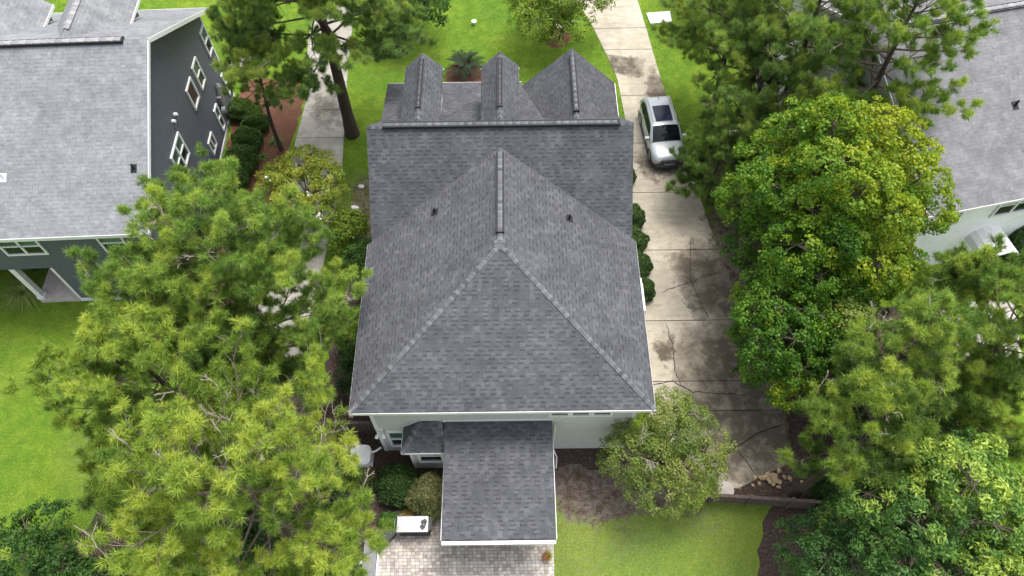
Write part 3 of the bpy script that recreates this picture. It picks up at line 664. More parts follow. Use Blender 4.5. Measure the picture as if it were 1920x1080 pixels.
for px, py, nm, mt in ((250, 315, 'vent_pipe', 'lead'), (3, 330, 'vent_pipe', 'white')):
    p = at(px, py, 6.9); lx_, ly_ = toL(p[0], p[1]); z = zb_at(ly_)
    q = MB(); q.tube([(lx_, ly_, z-.1), (lx_, ly_, z+.26)], [.06, .05], 10); q.obox((lx_, ly_, z+.0), (1, 0, 0), (0, 1, .5), (0, 0, 1), .12, .16, .015); q.build(nm, M[mt], lh, local=True)
# its street-side dormers, seen from behind
def ldormer(x0, x1, zr, ze, yf):
    xc = (x0+x1)/2; yr = (zp-zr)/(zp-zf+.2)*(fr+.4); ye_ = (zp-ze)/(zp-zf+.2)*(fr+.4)
    w = MB(); w.prism([(x1-.2, ye_+.1, ze-.02), (x1-.2, yf-.3, ze-.02), (x1-.2, yf-.3, zf_at(yf-.3)-.1)], (-(x1-x0-.4), 0, 0))
    w.prism([(x0+.2, yf-.3, ze-.05), (x1-.2, yf-.3, ze-.05), (xc, yf-.3, zr-.15)], (0, -.1, 0))
    d = w.build('dormer', M['siding_blue'], lh, local=True)
    roof_mesh('roof', [[(xc, yr, zr), (xc, yf, zr), (x0, yf, ze), (x0, ye_, ze)], [(xc, yr, zr), (x1, ye_, ze), (x1, yf, ze), (xc, yf, zr)]], M['roof_light'], d, .08, local=True)
    t = MB(); t.box(x1+.002, x1+.03, ye_, yf, ze-.16, ze-.01); t.box(x1-.2, x1-.178, yf-.42, yf-.3, zf_at(yf-.3), ze-.1)
    t.bar((x1-.19, ye_+.15, ze-.1), (x1-.19, yf-.3, zf_at(yf-.3)+.03), .07, .03, (1, 0, 0)); t.each('trim', M['white'], d, local=True)
    q = MB(); cap_line(q, (xc, yf, zr+.02), (xc, yr+.6, zr+.02), (1, 0, -.5), (-1, 0, -.5), .16, .3, .03); q.build('ridge_cap', M['cap_light'], d, local=True, tint=True)
ldormer(-5.2, -1.9, 9.0, 7.55, 5.2); ldormer(-10.2, -5.9, 9.1, 7.5, 5.0)
# meter and conduit on the gable wall
q = MB(); y0 = toL(-15.5, 29.9)[1]-.3
q.box(.0, .22, y0-.25, y0+.2, 1.2, 2.0); q.tube([(.13, y0-.0, 1.9), (.13, y0+.25, 2.35), (.13, y0+.3, 2.5)], [.16, .17, .1], 10); q.tube([(.13, y0-.45, 1.35), (.32, y0-.45, 1.35)], [.2, .17], 10)
q.tube([(.08, y0-.5, 1.2), (.08, y0-.55, .1)], [.04, .04], 6); q.tube([(.08, y0+.05, 1.2), (.08, y0, .1)], [.04, .04], 6); q.build('utility_meter', M['steel'], lh, local=True)

# ================================================================== RIGHT NEIGHBOUR
RR = rad(12.0)
rh = thing('house', 'white sided neighboring house with pale warm grey shingles partly behind the pines', 'house', (15.95, 26.35, 0), RR)
rz, re, rb, rf, RW = 8.4, 5.2, -7.55, 7.6, 17.
roof_mesh('roof', [[(-.4, 0, rz), (-.4, rb-.35, re), (RW, rb-.35, re), (RW, 0, rz)], [(-.4, 0, rz), (RW, 0, rz), (RW, rf+.3, re), (-.4, rf+.3, re)]], M['roof_right'], rh, .12, local=True)
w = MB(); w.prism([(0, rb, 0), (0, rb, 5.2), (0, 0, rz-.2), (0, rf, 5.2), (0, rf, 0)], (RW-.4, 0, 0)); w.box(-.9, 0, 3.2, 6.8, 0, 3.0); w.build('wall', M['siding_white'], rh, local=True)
t = MB()
for s, yy in ((-1, rb-.35), (1, rf+.3)): t.bar((-.41, 0, rz-.08), (-.41, yy, re-.08), .16, .03, (1, 0, 0))
t.box(-.4, RW, rb-.375, rb-.352, re-.17, re-.01)
for y in (rb, rf): t.box(-.025, 0, min(y, y-np.sign(y)*.16), max(y, y-np.sign(y)*.16), 0, 5.1)
t.box(-.04, -.001, rb, rf, 2.75, 2.95); t.each('trim', M['white'], rh, local=True)
q = MB(); q.obox((9, 0, rz+.03), (1, 0, 0), (0, 1, 0), (0, 0, 1), 8., .16, .05); q.build('ridge_vent', M['vent_side'], rh, local=True)
q = MB(); cap_line(q, (1, 0, rz+.10), (17, 0, rz+.10), (0, -1, -.35), (0, 1, -.35), .18, .3, .02); q.build('ridge_cap', M['cap_light'], rh, local=True, tint=True)
def toR(x, y):
    dx, dy = x-15.95, y-26.35; return (dx*math.cos(RR)+dy*math.sin(RR), -dx*math.sin(RR)+dy*math.cos(RR))
def rwin(px, py, z, **k):
    # on the rear wall
    lo, hi = 0, 12
    p = at(px, py, z); return toR(p[0], p[1])[0]
window(rh, (rwin(1785, 400, 4.4), rb, 4.35), (1, 0, 0), (0, -1, 0), 1.0, 1.45, 1, 2, local=True)
window(rh, (rwin(1898, 385, 4.4)+.35, rb, 4.35), (1, 0, 0), (0, -1, 0), 1.9, 1.5, 2, 2, local=True)
for yy in (-4.2, -1, 3): window(rh, (0, yy, 4.3), (0, 1, 0), (-1, 0, 0), .9, 1.4, 1, 2, local=True)
for yy in (-3.5, 1.2): window(rh, (0, yy, 1.5), (0, 1, 0), (-1, 0, 0), .9, 1.4, 1, 2, local=True)
for px, py in ((1908, 192), (1752, 250)):
    p = at(px, py, 6.9); lx_, ly_ = toR(p[0], p[1]); z = rz+(rz-re)*(ly_/(abs(rb)+.35))
    q = MB(); q.tube([(lx_, ly_, z-.1), (lx_, ly_, z+.3)], [.06, .05], 10); q.obox((lx_, ly_, z), (1, 0, 0), (0, 1, .42), (0, 0, 1), .13, .17, .015); q.build('vent_pipe', M['lead'], rh, local=True)
# barrel canopy over its back door
cv = MB(); cxx = rwin(1850, 440, 2.3)
for i in range(8):
    a0 = math.pi*i/8; a1 = math.pi*(i+1)/8; R0 = .85
    A = [(cxx-math.cos(a)*R0, rb-.0, 2.1+math.sin(a)*.65) for a in (a0, a1)]; B = [(p[0], rb-1.5, p[2]) for p in A]
    cv.add([A[0], A[1], B[1], B[0]]+[(p[0], p[1], p[2]-.06) for p in (A[0], A[1], B[1], B[0])], [(0, 1, 2, 3), (7, 6, 5, 4), (3, 2, 6, 7), (0, 3, 7, 4), (1, 5, 6, 2)])
cv.build('door_canopy', M['white'], rh, local=True)
p1 = at(1760, 560); mb = MB()
mb.prism([tuple(at(*q)[:2])+(-.05,) for q in ((1780, 570), (1900, 560), (1920, 700), (1790, 700))][::-1], (0, 0, .08)); tag(mb.build('neighbor_patio', M['concrete_pale']), kind='structure')

# ================================================================== CAR
k = N('silver_car_paint'); k.color((.44, .46, .475)); k.rough(.32); k.b.inputs['Metallic'].default_value = .25; k.b.inputs['Coat Weight'].default_value = .6; k.b.inputs['Coat Roughness'].default_value = .08
M['paint'] = k.m
M['tyre'] = plain('tyre_rubber', (.012, .012, .013), .8); M['carglass'] = glassmat('car_glass', (.006, .009, .011), .04, .3); M['sunroof'] = glassmat('sunroof_glass', (.010, .016, .040), .2, .25)
M['chrome'] = plain('chrome', (.30, .30, .31), .3, metal=.6); M['lamp'] = plain('headlight_lens', (.55, .57, .6), .15); M['cladding'] = plain('dark_grey_cladding', (.03, .031, .033), .6)
def loft(sections, closed_ends=True):
    n = len(sections[0]); V = [p for s in sections for p in s]; F = []
    for i in range(len(sections)-1):
        for j in range(n-1):
            a = i*n+j; F.append((a, a+1, a+1+n, a+n))
    if closed_ends: F.append(tuple(range(n))[::-1]); F.append(tuple(range((len(sections)-1)*n, len(sections)*n)))
    return V, F
def build_car():
    car = thing('parked_car', 'silver compact suv with dark sunroof parked on the stained concrete driveway', 'car', (7.93, 27.75, 0.03), rad(5.0))
    st = [(-2.08, .66, .50, .78, .80), (-2.03, .76, .42, .84, .86), (-1.88, .83, .30, .90, .93), (-1.6, .865, .24, .95, .985), (-1.2, .875, .22, .99, 1.03), (-.95, .875, .22, 1.01, 1.06), (-.3, .88, .22, 1.02, 1.05), (.6, .88, .22, 1.03, 1.05), (1.4, .875, .24, 1.05, 1.07), (1.8, .86, .28, 1.05, 1.07), (1.98, .82, .36, 1.02, 1.05), (2.07, .74, .45, .98, 1.0)]
    S = []
    for (y, w, zb_, ze_, zc) in st:
        half = [(w*.90, zb_), (w*.985, zb_+.12), (w*1.0, (zb_+ze_)/2), (w*.985, ze_-.10), (w*.90, ze_), (w*.62, ze_+(zc-ze_)*.75), (w*.3, zc)]
        S.append([(x, y, z) for x, z in half]+[(0, y, zc+.004)]+[(-x, y, z) for x, z in half[::-1]])
    V, F = loft(S); m = MB(); m.add(V, F); body = m.build('body', M['paint'], car, smooth=True, local=True)
    # lower cladding and bumpers
    m = MB()
    for s in (-1, 1): m.box(min(s*.86, s*.905), max(s*.86, s*.905), -1.05, 1.0, .2, .36)
    m.build('side_cladding', M['cladding'], car, local=True)
    for s, y in ((-1, -2.1), (1, 2.05)):
        m = MB(); m.tube([(-.80, y-s*.28, .42), (-.66, y-s*.04, .42), (-.3, y+s*.03, .42), (.3, y+s*.03, .42), (.66, y-s*.04, .42), (.80, y-s*.28, .42)], [.11, .13, .13, .13, .13, .11], 8); m.build('bumper', M['cladding'] if s < 0 else M['cladding'], car, smooth=True, local=True)
    m = MB(); m.box(-.50, .50, -2.125, -2.03, .60, .77)
    g = m.build('grille', M['black'], car, local=True)
    m = MB()
    for i in range(7): m.box(-.40+i*.125-.02, -.40+i*.125+.02, -2.14, -2.127, .64, .74)
    m.each('grille_slot', M['chrome'], g, local=True)
    for s in (-1, 1):
        m = MB(); m.obox((s*.61, -2.01, .74), (1, s*.35, 0), (-s*.35, 1, 0), (0, 0, 1), .13, .05, .06); m.build('headlight', M['lamp'], car, local=True)
        m = MB(); m.obox((s*.66, 2.02, .88), (1, -s*.3, 0), (s*.3, 1, 0), (0, 0, 1), .12, .04, .08); m.build('tail_light', plain('red_lens', (.3, .01, .01), .2), car, local=True)
        m = MB(); m.obox((s*.985, -.72, 1.06), (1, 0, 0), (0, 1, 0), (0, 0, 1), .11, .07, .07); m.obox((s*.89, -.72, 1.03), (1, 0, 0), (0, 1, 0), (0, 0, 1), .05, .03, .03); m.build('side_mirror', M['paint'], car, local=True)
        for yy in (-.15, .75):
            m = MB(); m.box(s*.885-.015, s*.885+.015, yy, yy+.18, .88, .91); m.build('door_handle', M['chrome'], car, local=True)
    m = MB(); m.box(-.26, .26, -2.16, -2.145, .44, .56); m.build('licence_plate', M['white'], car, local=True)
    # greenhouse shell
    gst = [(-1.02, .80, 1.03, 1.035), (-.78, .77, 1.03, 1.22), (-.50, .745, 1.03, 1.40), (-.25, .71, 1.03, 1.525), (0, .69, 1.03, 1.565), (.5, .68, 1.03, 1.585), (1.1, .67, 1.03, 1.585), (1.6, .655, 1.03, 1.565), (1.78, .66, 1.03, 1.50), (1.93, .72, 1.03, 1.25), (2.02, .78, 1.0, 1.04)]
    S = []
    for (y, wt, zb_, zt) in gst:
        wb = .845; h = zt-zb_; fr_ = min(1, h/.55)
        w1 = wb+(wt-.06-wb)*fr_*.6
        half = [(wb, zb_), (wb-.02*fr_, zb_+h*.3), (w1+.02, zb_+h*.75), (wb+(wt-wb)*fr_*.95, zb_+h*.93), (wt*.82, zb_+h*.985), (wt*.45, zt)]
        S.append([(x, y, z) for x, z in half]+[(0, y, zt+.006)]+[(-x, y, z) for x, z in half[::-1]])
    V, F = loft(S); m = MB(); m.add(V, F); m.build('cabin', M['paint'], car, smooth=True, local=True)
    # windscreen follows the shell a touch proud
    def panel(ys, xs_of, name, mat, lift=.012, par=car):
        V = []; F = []; n = 7
        for (y, hw, z) in ys:
            for j in range(n):
                t = -1+2*j/(n-1); V.append((hw*t, y-lift, z+lift-.045*t*t*(1 if xs_of else .3)))
        for i in range(len(ys)-1):
            for j in range(n-1): a = i*n+j; F.append((a, a+1, a+1+n, a+n))
        q = MB(); q.add(V, F); return q.build(name, mat, par, smooth=True, local=True)
    panel([(-1.0, .74, 1.075), (-.78, .715, 1.235), (-.5, .69, 1.415), (-.30, .655, 1.515)], True, 'windshield', M['carglass'], .018)
    panel([(-.06, .44, 1.575), (.3, .46, 1.592), (.7, .46, 1.602), (1.02, .45, 1.602)], False, 'sunroof', M['sunroof'], .010)
    panel([(1.80, .56, 1.50), (1.9, .62, 1.34), (1.98, .68, 1.15)], False, 'rear_window', M['carglass'], -.03)
    for s in (-1, 1):
        m = MB()
        P = [(-.72, 1.10, .842), (-.38, 1.42, .755), (-.2, 1.475, .735), (1.35, 1.485, .715), (1.72, 1.32, .76), (1.62, 1.12, .845)]
        m.add([(s*(x+.022), y, z) for y, z, x in P], [tuple(range(6)) if s > 0 else tuple(range(6))[::-1]])
        sw_ = m.build('side_window', M['carglass'], car, local=True)
        m = MB()
        for yy in (.28, 1.12): m.bar((s*.868, yy-.03, 1.1), (s*.765, yy, 1.47), .07, .02, (s, 0, 0))
        m.each('pillar', M['black'], sw_, local=True)
        m = MB(); m.tube([(s*.60, -.1, 1.56), (s*.60, .05, 1.62), (s*.59, 1.4, 1.63), (s*.585, 1.6, 1.57)], [.018]*4, 6); m.build('roof_rail', M['chrome'], car, local=True)
    for sx in (-1, 1):
        for yy in (-1.32, 1.28):
            m = MB(); m.tube([(sx*.62, yy, .33), (sx*.66, yy, .33), (sx*.80, yy, .33), (sx*.86, yy, .33)], [.28, .335, .335, .29], 24); w_ = m.build('wheel', M['tyre'], car, local=True)
            m = MB(); m.tube([(sx*.85, yy, .33), (sx*.866, yy, .33)], [.22, .20], 20)
            for a in range(5):
                an = a*math.tau/5; m.obox((sx*.868, yy+math.cos(an)*.11, .33+math.sin(an)*.11), (0, math.cos(an), math.sin(an)), (0, -math.sin(an), math.cos(an)), (1, 0, 0), .1, .025, .01)
            m.build('rim', M['chrome'], w_, local=True)
            m = MB(); pts = [(sx*.885, yy+math.cos(a)*.385, .33+math.sin(a)*.385) for a in np.linspace(-.15, math.pi+.15, 12)]; m.tube(pts, [.03]*12, 6); m.build('wheel_arch', M['cladding'], car, local=True)
    m = MB(); m.tube([(0, 1.5, 1.57), (0, 1.58, 1.66)], [.02, .008], 6); m.build('antenna', M['black'], car, local=True)
build_car()

# ================================================================== SMALL THINGS
# brown fence with a gate beside the mulch bed
def fence(a, b, h, n_boards, label, posts, z=0.):
    a = np.array([a[0], a[1], z]); b = np.array([b[0], b[1], z]); d = b-a; L = np.linalg.norm(d); d /= L; n = np.array([-d[1], d[0], 0])
    f = thing('fence', label, 'fence', a)
    m = MB(); r = np.random.default_rng(3)
    for i in range(n_boards):
        c = a+d*(L*(i+.5)/n_boards); hh = h-.04+r.normal(0, .004); m.obox(c+np.array([0, 0, hh/2+.03]), d, n, (0, 0, 1), L/n_boards/2-.016, .011, hh/2)
    m.build('board_panel', M['fence'], f)
    for zz in (h, .22):
        m = MB(); m.obox((a+b)/2+np.array([0, 0, zz]), d, n, (0, 0, 1), L/2+.03, .062 if zz == h else .03, .028 if zz == h else .045); m.build('rail', M['fence'], f)
    for t in posts:
        c = a+d*L*t; m = MB(); m.obox(c+np.array([0, 0, h/2+.04]), d, n, (0, 0, 1), .055, .071, h/2+.04); m.obox(c+np.array([0, 0, h+.095]), d, n, (0, 0, 1), .065, .082, .015); m.build('post', M['fence'], f)
    return f
fence((7.55, 8.33), (12.4, 7.95), .95, 34, 'brown wooden board fence between the lawn and the dark mulch bed', (0.03, .33, .66, .97))
fence((-8.4, 11.35), (-5.65, 11.35), 1.3, 20, 'dark brown fence panel beside the rear left corner of the house', (0, .5, 1))
# round stepping stone
m = MB(); m.tube([(8.45, 8.78, .0), (8.45, 8.78, .05), (8.45, 8.78, .055)], [.34, .34, .30], 28); o = m.build('stepping_stone', M['concrete_pale'], None); tag(o, 'round pale concrete stepping stone at the end of the driveway by the fence', 'stepping stone')
# pile of tan stones: each a thing
r = np.random.default_rng(11)
def rock(seed, s):
    q = np.random.default_rng(seed); V = []; F = []
    nu, nv = 7, 5
    for i in range(nv+1):
        for j in range(nu):
            th = math.pi*i/nv; ph = math.tau*j/nu; rr = 1+.22*q.normal()
            V.append((math.sin(th)*math.cos(ph)*s*rr, math.sin(th)*math.sin(ph)*s*.75*rr, math.cos(th)*s*.5*rr))
    for i in range(nv):
        for j in range(nu): F.append((i*nu+j, (i+1)*nu+j, (i+1)*nu+(j+1) % nu, i*nu+(j+1) % nu))
    return V, F
rk = []
for i in range(4):
    V, F = rock(i, .12); rk.append(add_mesh('stone', V, F, M['stone']).data); bpy.data.objects.remove([o for o in bpy.data.objects if o.data == rk[-1]][0])
ns = 0
for i in range(30):
    x, y = r.normal(0, .34), r.normal(0, .2)
    if i == 28: x, y = .9, .1
    if i == 29: x, y = 1.35, -.05
    o = bpy.data.objects.new('stone', rk[i % 4]); COL.objects.link(o); o.location = (10.25+x, 9.12+y, .04+.10*max(0, 1-(x*x+y*y)*5)); o.rotation_euler = (r.normal(0, .3), r.normal(0, .3), r.random()*6); sc_ = .65+.5*r.random(); o.scale = (sc_,)*3
    if i == 28: tag(o, 'lone tan stone on dark mulch just right of the stone pile', 'stone', 'tan stones by the fence')
    elif i == 29: tag(o, 'outermost tan stone lying farthest right of the stone pile', 'stone', 'tan stones by the fence')
    else: tag(o, 'small tan fieldstone lying in the heap beside the brown fence', 'stone', 'tan stones by the fence')
# grill / outdoor cabinet with steel top
g = thing('outdoor_cabinet', 'black outdoor cabinet with a pale steel top at the paver patio edge', 'cabinet', (-4.0, 7.35, .03))
m = MB(); m.box(-4.62, -3.42, 7.10, 7.62, .08, .78); bd = m.build('body', M['black'], g)
m = MB(); m.box(-4.60, -4.03, 7.085, 7.098, .12, .74); m.box(-4.01, -3.44, 7.085, 7.098, .12, .74); m.each('door', M['black'], g)
m = MB(); m.box(-4.66, -3.45, 7.06, 7.66, .785, .83); m.build('top', M['steel'], g)
m = MB(); m.box(-3.44, -3.32, 7.14, 7.6, .70, .76); m.build('side_shelf', M['black'], g)
m = MB(); m.tube([(-4.7, 7.12, .76), (-4.76, 7.12, .74), (-4.76, 7.6, .74), (-4.7, 7.6, .76)], [.012]*4, 6); m.build('handle', M['steel'], g)
for x in (-4.55, -3.5):
    for y in (7.15, 7.56): m = MB(); m.box(x-.03, x+.03, y-.03, y+.03, .03, .085); m.build('foot', M['black'], g)
m = MB(); m.obox((-3.62, 7.45, .875), (.85, .5, 0), (-.5, .85, 0), (0, 0, 1), .10, .06, .04); m.obox((-3.66, 7.25, .87), (.75, .65, 0), (-.65, .75, 0), (0, 0, 1), .07, .08, .035); m.obox((-3.56, 7.36, .86), (.3, .95, 0), (-.95, .3, 0), (0, 0, 1), .12, .03, .03)
o = m.build('tool_case', M['black'], None); tag(o, 'small black object left lying on the steel cabinet top', 'tool case')
# black bin beside the cabinet
m = MB(); m.tube([(-5.02, 7.15, .03), (-5.02, 7.15, .45), (-5.02, 7.15, .47)], [.27, .33, .34], 4); m.tube([(-5.3, 7.3, .03), (-5.3, 7.3, .3)], [.2, .22], 8)
o = m.build('planter_tub', M['black'], None); tag(o, 'black planter tub on the pavers left of the steel topped cabinet', 'planter')
# rain barrel / white tank by the house corner
t_ = thing('water_softener_tank', 'white squarish water tank piped to the rear left house corner', 'tank', (-6.35, 10.15, 0))
m = MB(); pts = [(-6.35+math.copysign(abs(math.cos(a))**.5, math.cos(a))*.42, 10.15+math.copysign(abs(math.sin(a))**.5, math.sin(a))*.42) for a in np.linspace(0, math.tau, 29)[:-1]]
m.prism([(p[0], p[1], .15) for p in pts], (0, 0, .72)); m.prism([(-6.35+(p[0]+6.35)*.88, 10.15+(p[1]-10.15)*.88, .872) for p in pts], (0, 0, .06)); m.build('shell', M['white'], t_)
m = MB(); m.box(-6.75, -5.95, 9.75, 10.55, 0, .145); m.build('base', M['concrete_pale'], t_)
m = MB(); m.tube([(-5.95, 10.3, .7), (-5.75, 10.35, .72), (-5.56, 10.5, .7)], [.045]*3, 8); m.build('pipe', M['white'], t_); m = MB(); m.tube([(-5.97, 10.0, .5), (-5.93, 9.85, .3), (-5.95, 9.6, .05)], [.035]*3, 8); m.build('pipe', M['white'], t_)
m = MB(); m.tube([(-6.95, 10.1, 0), (-6.95, 10.1, .55), (-6.95, 10.1, .58)], [.2, .25, .26], 14); o = m.build('bucket', M['black'], None); tag(o, 'black bucket standing left of the white water tank', 'bucket')
# flower pot on the patio corner
pt = thing('potted_plant', 'terracotta pot of red and lime foliage at the right patio edge', 'potted plant', (1.12, 6.22, .03))
m = MB(); m.tube([(1.12, 6.22, .03), (1.12, 6.22, .24), (1.12, 6.22, .28), (1.12, 6.22, .29)], [.11, .16, .175, .14], 18); m.build('pot', M['terracotta'], pt)
# chaise frame on the left edge of the patio
ch = thing('lounge_chair', 'grey metal lounge chair by the lower left edge of the patio', 'lounge chair', (-5.65, 6.2, .03))
m = MB()
for x in (-5.92, -5.45): m.tube([(x, 7.1, .62), (x, 6.7, .40), (x, 5.0, .36)], [.025]*3, 6)
for y in (6.7, 5.3):
    for x in (-5.92, -5.45): m.tube([(x, y, .38), (x, y, .03)], [.022]*2, 6)
m.build('frame', M['steel'], ch)
m = MB(); m.prism([(-5.90, 7.08, .60), (-5.90, 6.7, .40), (-5.90, 5.0, .37), (-5.90, 5.0, .35), (-5.90, 6.7, .38), (-5.90, 7.08, .58)], (.43, 0, 0)); m.build('sling', plain('grey_mesh_fabric', (.22, .22, .23), .8, 30, .2), ch)
m = MB(); m.box(-5.42, -5.36, 3.0, 6.95, .031, .30); o = m.build('edging_rail', M['white'], None); tag(o, 'low white rail along the left side of the paver patio', 'rail')
m = MB(); m.box(-6.12, -5.97, 6.0, 6.14, .0, .35); o = m.build('side_box', M['white'], None); tag(o, 'tiny white box in the greenery left of the patio rail', 'box')
# utility slab on the front verge, small white marker, bits behind the trees
m = MB(); m.prism([(8.3, 38.15, .006), (8.45, 37.2, .006), (9.75, 37.35, .006), (9.75, 38.3, .006)], (0, 0, .10)); m.box(8.6, 9.5, 37.45, 38.05, .107, .13); o = m.build('utility_cover', M['white'], None); tag(o, 'flat white utility cover on grass right of the driveway', 'utility cover')
p = at(889, 46); m = MB(); m.tube([(p[0], p[1], 0), (p[0], p[1], .18), (p[0], p[1], .26), (p[0], p[1], .32)], [.05, .05, .16, .06], 12); o = m.build('garden_light', M['white'], None); tag(o, 'small round white garden light standing alone on the front lawn', 'garden light')
p = at(710, 92); m = MB(); m.box(p[0]-.3, p[0]+.3, p[1]-.12, p[1]+.12, 0, .14); m.box(p[0]-.2, p[0]+.2, p[1]-.06, p[1]+.06, .14, .2); o = m.build('meter_box', M['white'], None); tag(o, 'small white ground box at the edge of the shaded front lawn', 'utility box')
p = at(605, 22); bn = thing('wheeled_bin', 'white and blue wheeled bin glimpsed behind the pine at the top', 'bin', (p[0], p[1], .03))
m = MB(); m.prism([(p[0]-.25, p[1]-.3, .08), (p[0]+.25, p[1]-.3, .08), (p[0]+.3, p[1]-.36, .95), (p[0]-.3, p[1]-.36, .95)], (0, .65, 0)); m.build('body', M['blue'], bn); m = MB(); m.box(p[0]-.33, p[0]+.33, p[1]-.4, p[1]+.34, .955, 1.02); m.build('lid', M['white'], bn)
for s in (-1, 1): m = MB(); m.tube([(p[0]+s*.26, p[1]+.3, .12), (p[0]+s*.31, p[1]+.3, .12)], [.1, .1], 12); m.build('wheel', M['black'], bn)
# child's yellow chair by the slate blue house
yc = thing('plastic_chair', 'yellow plastic chair seen through the pine beside the blue house', 'chair', (-17.1, 17.9, 0))
m = MB(); m.box(-17.4, -16.85, 17.6, 18.1, .38, .43); m.build('seat', M['yellow'], yc); m = MB(); m.prism([(-17.4, 18.08, .43), (-16.85, 18.08, .43), (-16.88, 18.25, .95), (-17.37, 18.25, .95)], (0, .03, 0)); m.build('backrest', M['yellow'], yc)
for x in (-17.36, -16.89):
    for y in (17.64, 18.06): m = MB(); m.box(x-.025, x+.025, y-.025, y+.025, 0, .38); m.build('leg', M['yellow'], yc)
# terracotta rings lying in the pine straw
for i, (px, py, rr, lb) in enumerate([(478, 322, .26, 'left of two terracotta rings lying in reddish pine straw'), (486, 331, .2, 'right of two terracotta rings lying in reddish pine straw')]):
    p = at(px, py); m = MB(); A = np.linspace(0, math.tau, 21); m.tube([(p[0]+math.cos(a)*rr, p[1]+math.sin(a)*rr, .05+i*.03) for a in A], [.03]*21, 6, caps=False); o = m.build('edging_ring', M['terracotta'], None); tag(o, lb, 'ring', 'terracotta rings in the side bed')
# pale landscape rocks near the left drive
for i, (px, py, s, lb) in enumerate([(678, 352, .16, 'small white rock in bare soil beside the left drive'), (666, 392, .22, 'larger white triangular rock beneath the flowering shrub')]):
    V, F = rock(30+i, s); o = add_mesh('rock', V, F, M['white']); p = at(px, py); o.location = (p[0], p[1], .08); tag(o, lb, 'rock')
# fallen branch
m = MB(); pp = [at(*q, .05) for q in ((655, 345), (672, 352), (684, 372), (688, 392))]; m.tube(pp, [.015, .03, .035, .04], 5); m.tube([pp[1], at(690, 340, .06)], [.02, .01], 5)
o = m.build('fallen_branch', M['twig'], None); tag(o, 'dead fallen branch on bare soil beside the house', 'branch')

# ================================================================== VEGETATION
def norm(a): return a/(np.linalg.norm(a, axis=-1, keepdims=True)+1e-9)
def frames(A, r):
    A = norm(np.asarray(A, float)); ref = norm(r.normal(size=A.shape)); X = norm(np.cross(A, ref)); Y = np.cross(A, X); return X, Y, A
def tuft_template(n, seed, ln=.235, w=.0078, lo=10, hi=105, axl=.26):
    r = np.random.default_rng(seed); s = r.uniform(-axl*.75, axl*.25, n); th = np.radians(r.uniform(lo, hi, n)); ph = r.uniform(0, math.tau, n); L = ln*r.uniform(.75, 1.1, n)
    d = np.stack([np.sin(th)*np.cos(ph), np.sin(th)*np.sin(ph), np.cos(th)], 1); side = norm(np.cross(d, r.normal(size=(n, 3))))
    b = np.stack([0*s, 0*s, s], 1)
    return np.stack([b+side*w, b-side*w, b+d*L[:, None]-np.array([0, 0, 1])*0], 1)   # n,3,3
TUFTS = [tuft_template(78, i) for i in range(6)]
def place(templates, pos, axes, scale, tints, r, jit=.1):
    Vs = []; Ts = []
    which = r.integers(0, len(templates), len(pos))
    for k, T in enumerate(templates):
        m = which == k
        if not m.any(): continue
        X, Y, Z = frames(axes[m], r); P = pos[m]; S = scale[m]
        n, v, _ = T.shape
        out = (T[None, :, :, 0, None]*X[:, None, None]+T[None, :, :, 1, None]*Y[:, None, None]+T[None, :, :, 2, None]*Z[:, None, None])*S[:, None, None, None]+P[:, None, None]
        Vs.append(out.reshape(-1, v, 3)); Ts.append((tints[m][:, None]+r.normal(0, jit, (m.sum(), n))).ravel())
    return np.concatenate(Vs), np.concatenate(Ts)
def tri_mesh(name, P, tint, mat, parent, off):
    n, v, _ = P.shape
    return add_mesh(name, P.reshape(-1, 3), np.arange(n*v).reshape(n, v), mat, parent, tint=np.clip(tint, 0, 1), off=off)

